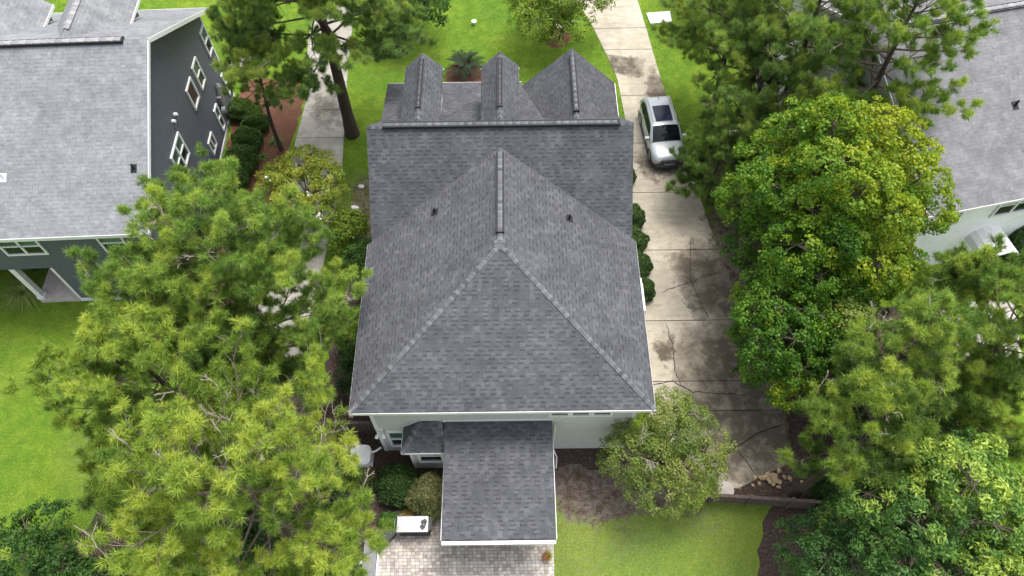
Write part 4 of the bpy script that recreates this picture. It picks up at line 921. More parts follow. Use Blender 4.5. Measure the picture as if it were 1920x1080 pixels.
def pine(name, label, base, H, z0, R, mat, seed, group=None, lean=(0, 0), nb=30, tint0=.5, density=1., scale=1., bark='bark', top_open=.3, droop=0., cat='tree', trunk_r=.2, prof=None, dead=.06, az_skip=None, sub_el=.25):
    r = np.random.default_rng(seed); base = np.array([base[0], base[1], 0.])
    t = thing(name, label, cat, base, 0, group)
    tr = MB(); br = tr
    def axis(z): s = z/H; return base+np.array([lean[0]*s+.12*math.sin(s*5+seed), lean[1]*s+.1*math.cos(s*4+seed)-.1, z])
    zs_ = np.linspace(0, H*.97, 12)
    tr.tube([axis(z) for z in zs_], [trunk_r*(1.25 if i == 0 else 1)*(1-.85*(z/H)) for i, z in enumerate(zs_)], 10, t=.12)
    tp, ta, tt, ts = [], [], [], []
    for i in range(nb):
        s = (i+.5)/nb; s = s**.85; z = z0+(H*.97-z0)*s; az = i*2.399+r.normal(0, .25)
        if az_skip is not None and az_skip(az % math.tau, s): continue
        pf = prof(s) if prof else (math.sin(math.pi*min(1, (s*.72+.28)))**.8*.95+.12)
        L = R*pf*r.uniform(.72, 1.12); el = rad(-6-droop+ (12+48*s**1.5))+r.normal(0, .09)
        st = axis(z); d0 = np.array([math.cos(az), math.sin(az), math.tan(el)]); d0 /= np.linalg.norm(d0)
        npt = 7; pts = []; bend = r.normal(0, .12)
        sdv = np.array([-math.sin(az), math.cos(az), 0])
        for j in range(npt):
            q = j/(npt-1); pts.append(st+d0*L*q+np.array([0, 0, 1])*L*(.16*q*q-.02*q)+sdv*bend*L*q*q+r.normal(0, .03, 3)*L*.15*q)
        pts = np.array(pts); dead_b = r.random() < dead
        tr.tube(pts[:5], [max(.012, min(trunk_r, .24)*.32*(1-s*.6)*(1-.19*j)) for j in range(5)], 5, caps=False, t=.35)
        br.tube(pts[3:], [.03, .022, .015, .008], 4, caps=False)
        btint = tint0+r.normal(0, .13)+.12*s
        nsub = max(3, int(L*2.1*density))
        for j in range(nsub):
            q = .30+.70*(j+.5)/nsub if L > 1.5 else .15+.85*(j+.5)/nsub
            f = q*(npt-1); a = int(min(f, npt-2)); p = pts[a]+(pts[a+1]-pts[a])*(f-a); fwd = norm(pts[a+1]-pts[a])
            sgn = 1 if j % 2 else -1; ang = rad(r.uniform(25, 70))
            sd = fwd*math.cos(ang)+sdv*sgn*math.sin(ang)+np.array([0, 0, sub_el+r.normal(0, .22)]); sd /= np.linalg.norm(sd)
            sl_ = L*.42*(1.15-q*.75)*r.uniform(.6, 1.2); sl_ = max(.3, min(sl_, 1.7))
            e = p+sd*sl_+np.array([0, 0, .10*sl_]); mid = (p+e)/2+r.normal(0, .04, 3)
            br.tube([p, mid, e], [.016, .012, .008], 3, caps=False, t=.6)
            if dead_b or r.random() < dead:
                bare_twigs(br, mid, norm(sd+r.normal(0, .3, 3)), sl_*.9, r, 1)
                continue
            npf = max(1, int(round(sl_/.50*density)))
            for u_ in range(npf):
                w = 1-u_/npf*.9; c = p+(e-p)*w+r.normal(0, .12, 3)*(1 if u_ else .3)
                br.tube([p+(e-p)*max(0, w-.25), c], [.009, .006], 3, caps=False, t=.6)
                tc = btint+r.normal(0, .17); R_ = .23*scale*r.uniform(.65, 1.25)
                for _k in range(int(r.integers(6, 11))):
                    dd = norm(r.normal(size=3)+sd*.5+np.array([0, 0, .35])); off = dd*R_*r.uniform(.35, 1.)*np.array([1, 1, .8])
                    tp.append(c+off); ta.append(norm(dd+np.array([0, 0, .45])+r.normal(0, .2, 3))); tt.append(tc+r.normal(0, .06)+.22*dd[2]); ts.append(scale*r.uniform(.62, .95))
        tp.append(pts[-1]); ta.append(norm(d0+np.array([0, 0, .6]))); tt.append(btint+.1); ts.append(scale*1.15)
    P, T = place(TUFTS, np.array(tp), np.array(ta), np.array(ts), np.array(tt), r, .10)
    tr.build('trunk', M['bark_tree'], t, tint=True); tri_mesh('crown', P, T, M[mat], t, base)
    return t

def leaf_template(n, seed, ln, wd, rad_, flat=.55, up=.6, star=False):
    """n folded leaves scattered through a small ball-shaped spray"""
    r = np.random.default_rng(seed); d = norm(r.normal(size=(n, 3))); d[:, 2] = np.abs(d[:, 2])*.8-.2
    c = d*rad_*(r.random(n)**.45)[:, None]; nm = norm(norm(d)*.5+np.array([0, 0, up])+r.normal(0, flat, (n, 3)))
    a = norm(np.cross(nm, r.normal(size=(n, 3)))); b = np.cross(nm, a); L = ln*r.uniform(.7, 1.25, n)[:, None]; Wd = wd*r.uniform(.7, 1.2, n)[:, None]
    tip = c+a*L*.5-nm*L*.12; bs = c-a*L*.5; l = c+b*Wd*.5+nm*Wd*.12-a*L*.05; rr = c-b*Wd*.5+nm*Wd*.12-a*L*.05
    return np.stack([bs, rr, tip, l], 1)
def broadleaf(name, label, base, crown_c, crown_r, mat, seed, n_lobes=16, n_spray=420, leaf=(.17, .13), per=46, spray_r=.34, group=None, tint0=.45, trunk_r=.22, dead=0, lobe=.42, cat='tree', tint_fn=None, bark='bark_grey', low=-.5, flowers=0, stems=1, drop=.0, spray_flat=1., core=True):
    r = np.random.default_rng(seed); base = np.array([base[0], base[1], 0.]); cc = np.array(crown_c, float); cr = np.array(crown_r, float)
    t = thing(name, label, cat, base, 0, group)
    tr = MB(); br = tr
    # lobes spread over the crown surface
    lobes = []
    i = 0
    while len(lobes) < n_lobes and i < 4000:
        i += 1; d = norm(r.normal(size=3));
        if d[2] < low: continue
        rr = r.uniform(.45, .78); c = cc+d*cr*rr; s = float(np.mean(cr))*lobe*r.uniform(.75, 1.25)
        if all(np.linalg.norm((c-l[0])/cr) > .30 for l in lobes): lobes.append((c, s, r.normal(0, .11)))
    lobes.append((cc+np.array([0, 0, cr[2]*.35]), float(np.mean(cr))*lobe*1.2, 0.))
    topz = cc[2]-cr[2]*.35
    for k in range(stems):
        bo = np.array([r.normal(0, .15), r.normal(0, .15), 0]) if stems > 1 else np.zeros(3)
        tp_ = cc+np.array([0, 0, -cr[2]*.25])+r.normal(0, .1, 3)
        tr.tube([base+bo, base+bo+(tp_-base)*.35+r.normal(0, .06, 3), base+(tp_-base)*.75, tp_], [trunk_r*1.2/stems**.5, trunk_r/stems**.5, trunk_r*.8/stems**.5, trunk_r*.55/stems**.5], 9)
    for c, s, _ in lobes:
        a = base+(cc-base)*r.uniform(.45, .8); m_ = (a+c)/2+r.normal(0, .15, 3); tr.tube([a, m_, c], [trunk_r*.45, trunk_r*.3, trunk_r*.12], 6, caps=False)
    pos = []; ax = []; tt = []; sc2 = []
    areas = np.array([l[1]**2 for l in lobes]); areas /= areas.sum()
    for (c, s, lt), ar in zip(lobes, areas):
        n = int(n_spray*ar)+4
        d = norm(r.normal(size=(n, 3))); keep = d[:, 2] > -.55; d = d[keep]; n = len(d)
        p = c+d*s*(1+r.normal(0, .13, (n, 1)))*np.array([1, 1, .85])
        ins = np.zeros(n, bool)
        for (c2, s2, _) in lobes:
            if c2 is not c: ins |= (np.linalg.norm(p-c2, axis=1) < s2*.72)
        ins &= r.random(n) < .85
        p = p[~ins]; d = d[~ins]; n = len(p)
        if drop: k_ = r.random(n) > drop; p, d = p[k_], d[k_]; n = len(p)
        low_ = (p[:, 2] < .12); p[low_, 2] = .12+r.random(low_.sum())*.2
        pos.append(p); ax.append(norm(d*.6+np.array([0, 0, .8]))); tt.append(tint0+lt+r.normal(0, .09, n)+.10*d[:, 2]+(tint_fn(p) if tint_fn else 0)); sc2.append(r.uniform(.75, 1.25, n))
        for q in p[::5]: br.tube([c, c+(q-c)*.7+r.normal(0, .05, 3), q], [.022, .013, .006], 3, caps=False)
    pos = np.concatenate(pos); ax = np.concatenate(ax); tt = np.concatenate(tt); sc2 = np.concatenate(sc2)
    T = [leaf_template(per, seed*7+k, leaf[0], leaf[1], spray_r) for k in range(5)]
    P, TT = place(T, pos, ax, sc2, tt, r, .09)
    tri_mesh('crown', P, TT, M[mat], t, base)
    if dead:
        m = tr
        for k in range(dead):
            c, s, _ = lobes[int(r.integers(len(lobes)))]; d = norm(np.array([r.normal(), r.normal(), 1.4])); a = c+d*s*.5
            m.tube([c, a], [.03, .025], 4, caps=False); bare_twigs(m, a, d, s*1.0, r)
    tr.build('trunk', M['bark_tree'], t, tint=True)
    if flowers:
        ix = r.integers(0, len(pos), flowers); m = MB()
        for k in ix:
            for _ in range(5): c = pos[k]+ax[k]*.25+r.normal(0, .06, 3); m.obox(c, norm(r.normal(size=3)), norm(r.normal(size=3)), norm(r.normal(size=3)), .05, .04, .01)
        m.build('blossom', M['flower'], t)
    return t
def bare_twigs(m, a, d, L, r, depth=0):
    e = a+d*L*.45+r.normal(0, .03, 3); m.tube([a, e], [.022*.62**depth+.003, .022*.62**(depth+1)+.003], 4, caps=False, t=1.)
    if depth < 3:
        for k in range(3 if depth < 2 else 2): bare_twigs(m, e, norm(d+r.normal(0, .45, 3)), L*.72, r, depth+1)

def round_shrub(name, label, c, rr, mat, seed, n=2600, leaf=(.075, .05), group=None, cat='shrub', tint0=.5, rough_=.06, hz=.85):
    r = np.random.default_rng(seed); base = np.array([c[0], c[1], 0.]); t = thing(name, label, cat, base, 0, group)
    d = norm(r.normal(size=(n, 3))); d = d[d[:, 2] > -.45]; n = len(d)
    lump = 1+rough_*(np.sin(d[:, 0]*7+seed)+np.sin(d[:, 1]*8+seed*2)+np.sin(d[:, 2]*9))
    depth = 1-np.abs(r.normal(0, .09, n)); p = base+np.array([0, 0, rr*.55])+d*rr*np.array([1, 1, hz])*(lump*depth)[:, None]
    p = p[p[:, 2] > .02]; d = d[:len(p)] if len(p) == n else norm(p-(base+np.array([0, 0, rr*.55]))); n = len(p)
    T = [leaf_template(7, seed+k, leaf[0], leaf[1], leaf[0]*1.1, .6, .5) for k in range(3)]
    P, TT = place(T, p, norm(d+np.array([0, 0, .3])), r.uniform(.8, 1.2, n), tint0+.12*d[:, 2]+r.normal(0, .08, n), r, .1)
    m = MB()
    for k in range(9):
        a = r.uniform(0, math.tau); m.tube([base+r.normal(0, .03, 3)*[1, 1, 0], base+np.array([math.cos(a)*rr*.35, math.sin(a)*rr*.35, rr*.5]), base+np.array([math.cos(a)*rr*.7, math.sin(a)*rr*.7, rr*(.6+.5*r.random())])], [.025, .016, .008], 4)
    m.build('stems', M['bark_grey'], t); tri_mesh('foliage', P, TT, M[mat], t, base); return t
def blades(name, label, c, n, L, w, mat, seed, group=None, arch=.5, cat='plant', tint0=.5, lo=.2, hi=1.2, parent_root=None):
    r = np.random.default_rng(seed); base = np.array([c[0], c[1], c[2] if len(c) > 2 else 0.])
    V = []; F = []; T = []
    for i in range(n):
        az = r.uniform(0, math.tau); el = r.uniform(lo, hi); LL = L*r.uniform(.7, 1.1); d = np.array([math.cos(az), math.sin(az), 0]); s = np.array([-d[1], d[0], 0]); b = len(V); st = base+d*r.uniform(0, L*.12)
        for j in range(5):
            q = j/4; p = st+d*LL*math.cos(el)*q*(1+arch*.3*q)+np.array([0, 0, LL*(math.sin(el)*q-arch*q*q)]); p[2] = max(p[2], base[2]+.01+.01*r.random()); ww = w*(1-q**1.6)+.001
            V += [p+s*ww/2, p-s*ww/2]
        for j in range(4): F.append((b+2*j, b+2*j+1, b+2*j+3, b+2*j+2)); T.append(np.clip(tint0+r.normal(0, .2), 0, 1))
    if parent_root is not None: return add_mesh(name, V, F, M[mat], parent_root, tint=T, off=base if parent_root.parent is None and False else root_loc(parent_root))
    o = add_mesh(name, np.array(V)-base, F, M[mat], None, tint=T); o.location = tuple(base); tag(o, label, cat, group); return o

PG = 'tall pines around the house'
# --- pines on the left
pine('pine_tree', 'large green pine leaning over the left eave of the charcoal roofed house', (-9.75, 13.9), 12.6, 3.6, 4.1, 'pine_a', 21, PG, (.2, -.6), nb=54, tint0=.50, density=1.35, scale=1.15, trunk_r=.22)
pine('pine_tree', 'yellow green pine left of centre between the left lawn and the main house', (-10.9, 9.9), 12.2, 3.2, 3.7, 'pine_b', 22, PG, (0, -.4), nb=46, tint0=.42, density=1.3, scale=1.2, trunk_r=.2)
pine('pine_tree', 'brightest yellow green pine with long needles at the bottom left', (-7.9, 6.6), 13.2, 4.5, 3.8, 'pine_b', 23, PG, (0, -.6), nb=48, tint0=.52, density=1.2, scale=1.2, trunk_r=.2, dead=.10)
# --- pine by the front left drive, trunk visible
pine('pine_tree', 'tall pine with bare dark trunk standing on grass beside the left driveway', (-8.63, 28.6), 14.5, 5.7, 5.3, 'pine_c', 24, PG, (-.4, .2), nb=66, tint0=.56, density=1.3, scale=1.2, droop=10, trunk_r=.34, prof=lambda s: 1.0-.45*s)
pine('pine_tree', 'pine with low boughs hanging over the left driveway beside the blue house', (-12.4, 27.7), 7.0, 3.2, 1.7, 'pine_c', 35, PG, (.1, .2), nb=34, tint0=.52, density=1.25, scale=1.15, trunk_r=.12)
# --- pines top right
def tb(px, py, z): return tuple(at(px, py, z)[:2])
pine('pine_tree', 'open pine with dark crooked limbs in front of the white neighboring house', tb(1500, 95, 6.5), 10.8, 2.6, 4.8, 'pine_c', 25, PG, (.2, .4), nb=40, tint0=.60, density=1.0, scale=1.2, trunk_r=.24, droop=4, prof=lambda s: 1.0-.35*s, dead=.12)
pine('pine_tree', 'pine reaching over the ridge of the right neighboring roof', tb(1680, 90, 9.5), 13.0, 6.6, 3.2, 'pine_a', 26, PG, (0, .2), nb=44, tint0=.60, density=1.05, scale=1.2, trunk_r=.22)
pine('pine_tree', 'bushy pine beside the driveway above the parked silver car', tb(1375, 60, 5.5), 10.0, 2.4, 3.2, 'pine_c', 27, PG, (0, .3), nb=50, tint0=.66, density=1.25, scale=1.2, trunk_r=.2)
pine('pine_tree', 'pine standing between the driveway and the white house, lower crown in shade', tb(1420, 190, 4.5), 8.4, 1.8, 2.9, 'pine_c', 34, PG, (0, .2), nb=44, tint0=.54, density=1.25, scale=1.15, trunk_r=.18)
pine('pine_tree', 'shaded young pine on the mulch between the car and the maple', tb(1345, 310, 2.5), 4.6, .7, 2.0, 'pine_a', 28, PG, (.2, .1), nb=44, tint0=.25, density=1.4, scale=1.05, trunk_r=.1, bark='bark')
# --- pines on the right
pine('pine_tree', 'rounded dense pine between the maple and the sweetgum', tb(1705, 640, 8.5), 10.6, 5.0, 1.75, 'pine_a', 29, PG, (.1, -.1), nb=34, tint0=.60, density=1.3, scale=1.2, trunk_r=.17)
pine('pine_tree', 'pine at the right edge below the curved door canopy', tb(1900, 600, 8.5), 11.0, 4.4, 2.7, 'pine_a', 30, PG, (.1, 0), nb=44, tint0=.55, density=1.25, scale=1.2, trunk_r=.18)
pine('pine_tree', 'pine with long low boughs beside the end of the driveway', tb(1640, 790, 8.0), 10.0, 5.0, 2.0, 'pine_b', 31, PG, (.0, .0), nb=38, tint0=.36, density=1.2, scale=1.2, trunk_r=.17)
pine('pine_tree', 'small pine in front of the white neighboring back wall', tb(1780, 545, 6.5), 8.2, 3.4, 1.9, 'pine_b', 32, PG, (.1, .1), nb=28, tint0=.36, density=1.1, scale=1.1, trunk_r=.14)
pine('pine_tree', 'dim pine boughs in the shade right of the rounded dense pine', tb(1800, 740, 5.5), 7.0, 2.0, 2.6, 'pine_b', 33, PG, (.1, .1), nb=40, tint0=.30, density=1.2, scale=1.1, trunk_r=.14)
# --- broadleaf trees
def mt(p): return np.clip((p[:, 0]-12.5)*.045+(p[:, 2]-6)*.045+(p[:, 1]-18)*.02, -.16, .45)  # sunlit top right of the maple put into the leaf tint
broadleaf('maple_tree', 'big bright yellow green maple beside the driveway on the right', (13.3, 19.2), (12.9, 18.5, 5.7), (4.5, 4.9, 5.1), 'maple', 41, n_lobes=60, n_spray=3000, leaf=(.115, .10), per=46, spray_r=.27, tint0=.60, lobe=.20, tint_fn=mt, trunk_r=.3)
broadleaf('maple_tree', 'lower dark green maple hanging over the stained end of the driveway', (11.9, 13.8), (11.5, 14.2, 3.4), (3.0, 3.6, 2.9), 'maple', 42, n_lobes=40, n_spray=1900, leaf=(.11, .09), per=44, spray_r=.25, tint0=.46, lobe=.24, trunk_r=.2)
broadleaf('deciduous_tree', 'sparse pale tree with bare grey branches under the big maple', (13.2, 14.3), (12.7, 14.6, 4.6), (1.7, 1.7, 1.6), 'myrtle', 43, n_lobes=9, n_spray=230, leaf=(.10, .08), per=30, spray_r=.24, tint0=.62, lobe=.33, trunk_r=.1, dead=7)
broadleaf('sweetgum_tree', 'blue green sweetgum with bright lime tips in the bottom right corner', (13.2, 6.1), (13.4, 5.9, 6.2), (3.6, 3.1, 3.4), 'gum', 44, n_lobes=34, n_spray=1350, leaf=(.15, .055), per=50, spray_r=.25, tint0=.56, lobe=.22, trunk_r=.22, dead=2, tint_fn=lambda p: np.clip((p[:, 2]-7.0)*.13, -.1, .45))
broadleaf('sweetgum_tree', 'smaller dark sweetgum left of the larger one near the mulch bed', (10.9, 5.2), (10.7, 5.2, 3.4), (1.9, 2.0, 2.4), 'gum', 45, n_lobes=14, n_spray=420, leaf=(.13, .055), per=46, spray_r=.24, tint0=.38, lobe=.34, trunk_r=.14)
broadleaf('wax_myrtle', 'wide olive green wax myrtle at the rear right corner of the main house', (5.6, 9.6), (5.65, 9.65, 2.2), (2.45, 2.45, 2.0), 'myrtle', 46, n_lobes=22, n_spray=1050, leaf=(.10, .04), per=50, spray_r=.24, tint0=.74, lobe=.30, trunk_r=.12, stems=3, dead=6, cat='shrub', low=-.2)
broadleaf('crape_myrtle', 'crape myrtle with white blossom in a round mulch ring on the front lawn', (2.72, 36.15), (2.85, 35.9, 2.5), (3.3, 2.8, 1.9), 'crape', 47, n_lobes=18, n_spray=620, leaf=(.17, .06), per=40, spray_r=.34, tint0=.42, lobe=.33, trunk_r=.13, stems=3, flowers=16, low=-.4)
broadleaf('crape_myrtle', 'yellow green crape myrtle with white blossom over the left driveway', (-9.9, 22.0), (-10.0, 22.5, 2.6), (2.3, 2.3, 1.6), 'crape', 48, n_lobes=18, n_spray=620, leaf=(.15, .055), per=36, spray_r=.28, tint0=.80, lobe=.32, trunk_r=.1, stems=3, flowers=22, low=-.3)
broadleaf('leafy_shrub', 'bright green shrub between the crape myrtle and the main house', (-8.0, 20.6), (-8.0, 20.8, 1.3), (1.1, 1.2, 1.2), 'crape', 49, n_lobes=8, n_spray=190, leaf=(.15, .07), per=34, spray_r=.24, tint0=.40, lobe=.36, trunk_r=.06, cat='shrub')
broadleaf('leafy_shrub', 'dim shrub crowding the left wall of the main house', (-6.9, 19.0), (-6.9, 19.0, 1.3), (.8, 2.0, 1.1), 'broad_dark', 50, n_lobes=8, n_spray=170, leaf=(.12, .07), per=34, spray_r=.24, tint0=.40, lobe=.3, trunk_r=.06, cat='shrub')
broadleaf('leafy_shrub', 'dark shrub under the left eave of the main house', (-7.0, 14.5), (-7.0, 14.6, 1.1), (.8, 2.6, 1.0), 'broad_dark', 51, n_lobes=9, n_spray=170, leaf=(.12, .07), per=34, spray_r=.24, tint0=.25, lobe=.28, trunk_r=.06, cat='shrub')
broadleaf('small_tree', 'dark shade tree behind the roadside pine on the front lawn', (-6.5, 36.5), (-5.9, 36.5, 2.6), (2.9, 2.4, 2.0), 'broad_dark', 52, n_lobes=16, n_spray=420, leaf=(.14, .08), per=40, spray_r=.30, tint0=.42, lobe=.34, trunk_r=.14)
broadleaf('deciduous_tree', 'green tree above the white utility cover at the top of the driveway', (13.0, 38.5), (13.2, 38.4, 3.6), (3.4, 2.6, 2.6), 'crape', 53, n_lobes=16, n_spray=480, leaf=(.16, .09), per=38, spray_r=.32, tint0=.25, lobe=.33, trunk_r=.16, flowers=6)
broadleaf('leafy_shrub', 'shrub beside the front path of the blue house', (-14.9, 35.6), (-14.9, 35.8, .8), (1.9, 1.3, .8), 'broad_dark', 54, n_lobes=9, n_spray=170, leaf=(.13, .08), per=34, spray_r=.26, tint0=.45, lobe=.36, trunk_r=.05, cat='shrub')
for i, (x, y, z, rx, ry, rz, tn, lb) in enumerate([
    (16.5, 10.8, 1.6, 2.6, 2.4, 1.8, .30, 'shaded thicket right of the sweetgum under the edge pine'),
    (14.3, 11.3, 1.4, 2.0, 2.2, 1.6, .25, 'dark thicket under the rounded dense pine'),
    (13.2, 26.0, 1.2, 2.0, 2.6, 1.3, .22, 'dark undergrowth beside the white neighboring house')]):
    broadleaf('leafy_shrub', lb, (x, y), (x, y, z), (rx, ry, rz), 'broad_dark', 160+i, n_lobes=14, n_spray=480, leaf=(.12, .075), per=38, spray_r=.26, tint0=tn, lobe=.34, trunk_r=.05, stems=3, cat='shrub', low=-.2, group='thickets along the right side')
# --- understorey, bottom left
US = 'leafy shrubs under the left pines'
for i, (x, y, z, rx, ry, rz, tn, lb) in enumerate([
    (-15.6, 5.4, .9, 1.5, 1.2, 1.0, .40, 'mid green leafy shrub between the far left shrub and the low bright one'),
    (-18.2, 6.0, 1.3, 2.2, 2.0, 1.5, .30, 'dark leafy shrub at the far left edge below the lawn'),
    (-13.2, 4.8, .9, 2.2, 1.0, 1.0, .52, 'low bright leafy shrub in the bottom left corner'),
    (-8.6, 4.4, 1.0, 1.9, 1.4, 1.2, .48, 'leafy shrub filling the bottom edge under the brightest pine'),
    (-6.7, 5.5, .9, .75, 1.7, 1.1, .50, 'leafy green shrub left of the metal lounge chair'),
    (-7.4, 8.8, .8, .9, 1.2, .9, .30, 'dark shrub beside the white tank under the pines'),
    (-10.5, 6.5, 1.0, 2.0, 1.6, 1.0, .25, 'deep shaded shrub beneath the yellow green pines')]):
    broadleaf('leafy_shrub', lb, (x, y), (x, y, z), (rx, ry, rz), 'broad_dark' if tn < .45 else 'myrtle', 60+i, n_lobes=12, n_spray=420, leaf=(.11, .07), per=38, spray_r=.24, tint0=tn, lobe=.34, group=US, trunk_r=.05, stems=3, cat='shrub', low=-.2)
# --- by the patio
round_shrub('camellia_shrub', 'dark glossy camellia below the bay on the rear wall', (-4.75, 9.0), .78, 'boxwood', 70, 2600, (.10, .06), tint0=.42, rough_=.1)
round_shrub('olive_shrub', 'pale olive feathery shrub against the left side of the patio roof', (-3.42, 8.55), .86, 'olive', 71, 3600, (.12, .028), tint0=.55, rough_=.08, hz=1.1)
blades('croton_plant', 'golden yellow spiky plant at the foot of the olive shrub', (-4.3, 8.08, .02), 38, .45, .05, 'goldleaf', 72, arch=.3)
round_shrub('leafy_shrub', 'small olive twiggy shrub in front of the white tank', (-6.2, 9.35), .46, 'olive', 73, 1200, (.07, .03), tint0=.25)
round_shrub('leafy_shrub', 'green shrub spilling over the black planter tub', (-5.1, 7.6), .38, 'broad_dark', 74, 900, (.09, .05), tint0=.5)
round_shrub('leafy_shrub', 'dark round shrub at the right end of the fence', (12.6, 8.1), .95, 'boxwood', 75, 3200, (.08, .05), tint0=.35, rough_=.12)
blades('potted_foliage', None, (1.12, 6.22, .28), 40, .26, .05, 'coleus', 76, arch=.5, parent_root=pt)
blades('lime_foliage', None, (1.17, 6.22, .30), 36, .24, .045, 'crape', 77, arch=.5, parent_root=pt)
# --- round hedge plants
HG = 'round clipped shrubs along the right wall'
for i, (x, y, rr, lb) in enumerate([(5.75, 25.0, .6, 'round shrub nearest the front bumper of the silver car'), (5.80, 22.3, .72, 'upper round clipped shrub in the row along the drive'), (5.78, 20.9, .70, 'second round clipped shrub from the top of the row by the drive'), (5.80, 19.45, .72, 'third round clipped shrub from the top of the row by the drive'), (5.82, 18.1, .68, 'last round clipped shrub just above the white side window')]):
    round_shrub('round_shrub', lb, (x, y), rr, 'boxwood', 80+i, 3300, (.06, .045), HG, tint0=.48+.04*(i % 3), rough_=.05+.015*(i % 3), hz=.92)
BG = 'boxwoods along the blue gable wall'
for i, (px, py, rr, lb) in enumerate([(478, 228, .66, 'boxwood farthest back beside the blue gable wall'), (463, 260, .74, 'second boxwood from the back beside the blue gable wall'), (452, 300, .86, 'largest middle boxwood beside the blue gable wall'), (440, 334, .72, 'front boxwood beside the blue gable wall, partly under the pine'), (452, 205, .7, 'small boxwood under the utility meter')]):
    p = at(px, py, .5); round_shrub('boxwood_shrub', lb, (p[0], p[1]), rr, 'boxwood', 90+i, 4200, (.075, .055), BG, tint0=.68, rough_=.07)
GG = 'small grass clumps in the pine straw'
for i, (px, py, L, lb) in enumerate([(518, 266, .52, 'grass clump nearest the pine branches in the red pine straw'), (491, 296, .42, 'middle grass clump in the red pine straw beside the boxwoods'), (510, 320, .45, 'lowest grass clump in the red pine straw near the drive')]):
    p = at(px, py, 0); blades('grass_clump', lb, (p[0], p[1], .01), 130, L, .028, 'grassleaf', 100+i, GG, arch=.55, tint0=.45)
p = at(47, 548, 0); blades('fountain_grass', 'arching ornamental grass beside the white porch post', (p[0], p[1], .01), 240, 1.3, .05, 'grassleaf', 104, arch=.75, tint0=.8)
p = at(62, 512, 0); round_shrub('hedge_shrub', 'green shrub behind the porch of the blue house', (p[0]+.3, p[1]+1.2), 1.3, 'broad_dark', 105, 4200, (.11, .07), tint0=.6)
p = at(1910, 455, 1.2); round_shrub('leafy_shrub', 'dark green shrub by the curved canopy of the white house', (p[0]+.5, p[1]), 1.35, 'broad_dark', 106, 4200, (.11, .06), tint0=.4, hz=1.1)
p = at(1393, 853+147, 0); blades('seedling', 'small lime green seedling on the dark mulch bed', (10.62, 7.2, .01), 22, .2, .05, 'crape', 107, arch=.4, tint0=.8)
# --- sago palm in its ring
sx, sy = -2.65, 33.1
sg = thing('sago_palm', 'dark green sago palm in a round mulch ring behind the dormers', 'palm', (sx, sy, 0))
m = MB(); m.tube([(sx, sy, 0), (sx, sy, .35), (sx, sy, .6)], [.2, .2, .14], 10); m.build('trunk', M['bark'], sg)
r = np.random.default_rng(8); V = []; F = []; T = []
for i in range(40):
    az = i*2.399; el = r.uniform(.25, 1.15); L = 1.45*r.uniform(.85, 1.1); d = np.array([math.cos(az), math.sin(az), 0]); s = np.array([-d[1], d[0], 0]); prev = None
    for j in range(26):
        q = j/25; p = np.array([sx, sy, .6])+d*L*math.cos(el)*(q+.15*q*q)+np.array([0, 0, L*(math.sin(el)*q-.55*q*q)])
        if j > 3:
            ll = .23*math.sin(math.pi*(q*.85+.1))
            for sg_ in (-1, 1):
                tip = p+s*sg_*ll+d*ll*.5+np.array([0, 0, .25*ll]); b = len(V); V += [p-d*.018, p+d*.018, tip]; F.append((b, b+1, b+2)); T.append(np.clip(.4+r.normal(0, .25), 0, 1))
        if prev is not None: b = len(V); V += [prev-s*.012, prev+s*.012, p+s*.008, p-s*.008]; F.append((b, b+1, b+2, b+3)); T.append(.9)
        prev = p
add_mesh('fronds', V, F, M['sago'], sg, tint=T, off=(sx, sy, 0))

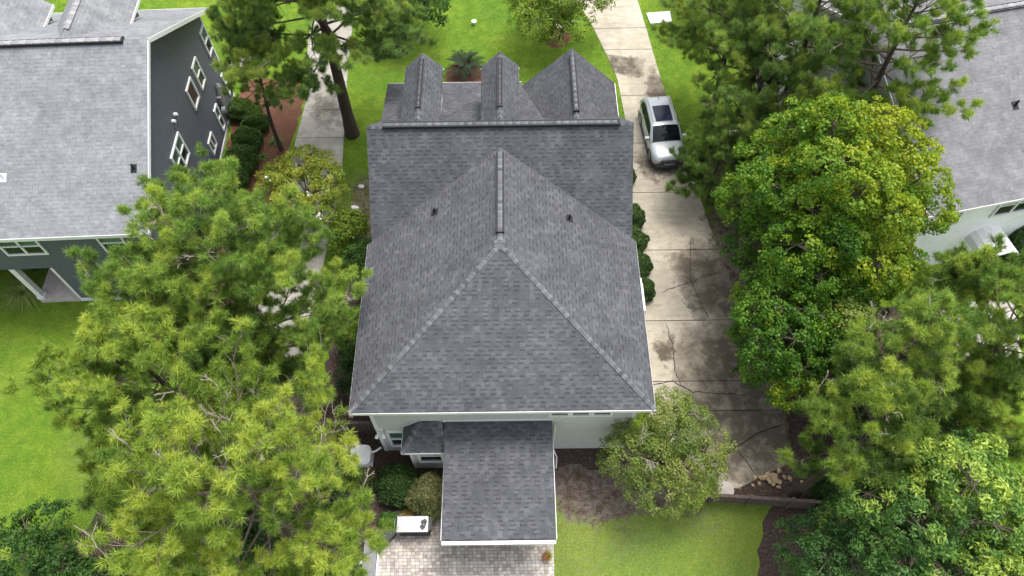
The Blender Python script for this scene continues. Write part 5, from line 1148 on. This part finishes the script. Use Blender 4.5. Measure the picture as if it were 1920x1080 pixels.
# ================================================================== GRASS BLADES
def inside(px, py, poly):
    r_ = np.zeros(len(px), bool); n = len(poly)
    for i in range(n):
        x0, y0 = poly[i][:2]; x1, y1 = poly[(i+1) % n][:2]
        if y0 == y1: continue
        c = ((y0 > py) != (y1 > py)) & (px < (x1-x0)*(py-y0)/(y1-y0)+x0); r_ ^= c
    return r_
def grass():
    r = np.random.default_rng(77); X = []; Y = []
    for (x0, x1, y0, y1, dn_) in [(-27, -13, 3.5, 20.5, 620), (1.4, 10.3, 3.0, 8.7, 900), (-9.6, 8.0, 23.5, 43, 430), (-9.4, -5.6, 15, 23.5, 400), (8.1, 13.5, 23, 42, 420), (-34, -12.1, 30.5, 44, 330), (18, 26, 5, 15, 300)]:
        n = int((x1-x0)*(y1-y0)*dn_); X.append(r.uniform(x0, x1, n)); Y.append(r.uniform(y0, y1, n))
    X = np.concatenate(X); Y = np.concatenate(Y); bad = np.zeros(len(X), bool)
    for o in list(bpy.data.objects):
        if o.get('kind') == 'structure' and o.name not in ('ground', 'driveway', 'neighbor_driveway') and o.type == 'MESH':
            me = o.data; f = max(me.polygons, key=lambda p: p.area*(1 if abs(p.normal.z) > .5 else 0)); poly = [tuple(me.vertices[i].co)[:2] for i in f.vertices]
            bad |= inside(X, Y, poly)
    bad |= (X > -5.6) & (X < 4.6) & (Y > 10.5) & (Y < 26.4); bad |= (X < -15.3) & (Y > 18.6) & (Y < 31.6) & (X > -20.8)
    sw_ = np.sin(X*1.7+Y*.6)+np.sin(Y*2.3-X*.9)+np.sin(X*.55-Y*.8)*1.3
    soil = ((X-2.6)/2.0)**2+((Y-9.0)/1.6)**2 < 1; soil |= ((X-4.4)/1.9)**2+((Y-8.9)/1.2)**2 < 1; bad |= soil & (r.random(len(X)) < .93)
    X, Y, sw_ = X[~bad], Y[~bad], sw_[~bad]; n = len(X)
    az = r.uniform(0, math.tau, n); L = r.uniform(.05, .10, n)*(1+.12*sw_); d = np.stack([np.cos(az), np.sin(az)], 1); s_ = np.stack([-d[:, 1], d[:, 0]], 1); w = r.uniform(.008, .014, n)
    z0 = np.full(n, .002); P = np.zeros((n, 3, 3)); b = np.stack([X, Y], 1)
    P[:, 0, :2] = b-s_*w[:, None]; P[:, 1, :2] = b+s_*w[:, None]; P[:, 2, :2] = b+d*(L*.75)[:, None]; P[:, :2, 2] = .002; P[:, 2, 2] = .012+L*.55*r.random(n)
    t = .45+.07*sw_+r.normal(0, .17, n)+.10*((Y < 9) & (X > 0))
    o = add_mesh('grass', P.reshape(-1, 3), np.arange(3*n).reshape(n, 3), M['turf'], None, tint=np.clip(t, 0, 1)); tag(o, 'short green lawn grass growing around the houses', 'grass', kind='stuff')
M['turf'] = foliage('turf_blades', [(0, (.055, .12, .012)), (.4, (.14, .24, .020)), (.75, (.24, .32, .035)), (1, (.36, .38, .10))], .25, .7, .5, .5)
grass()
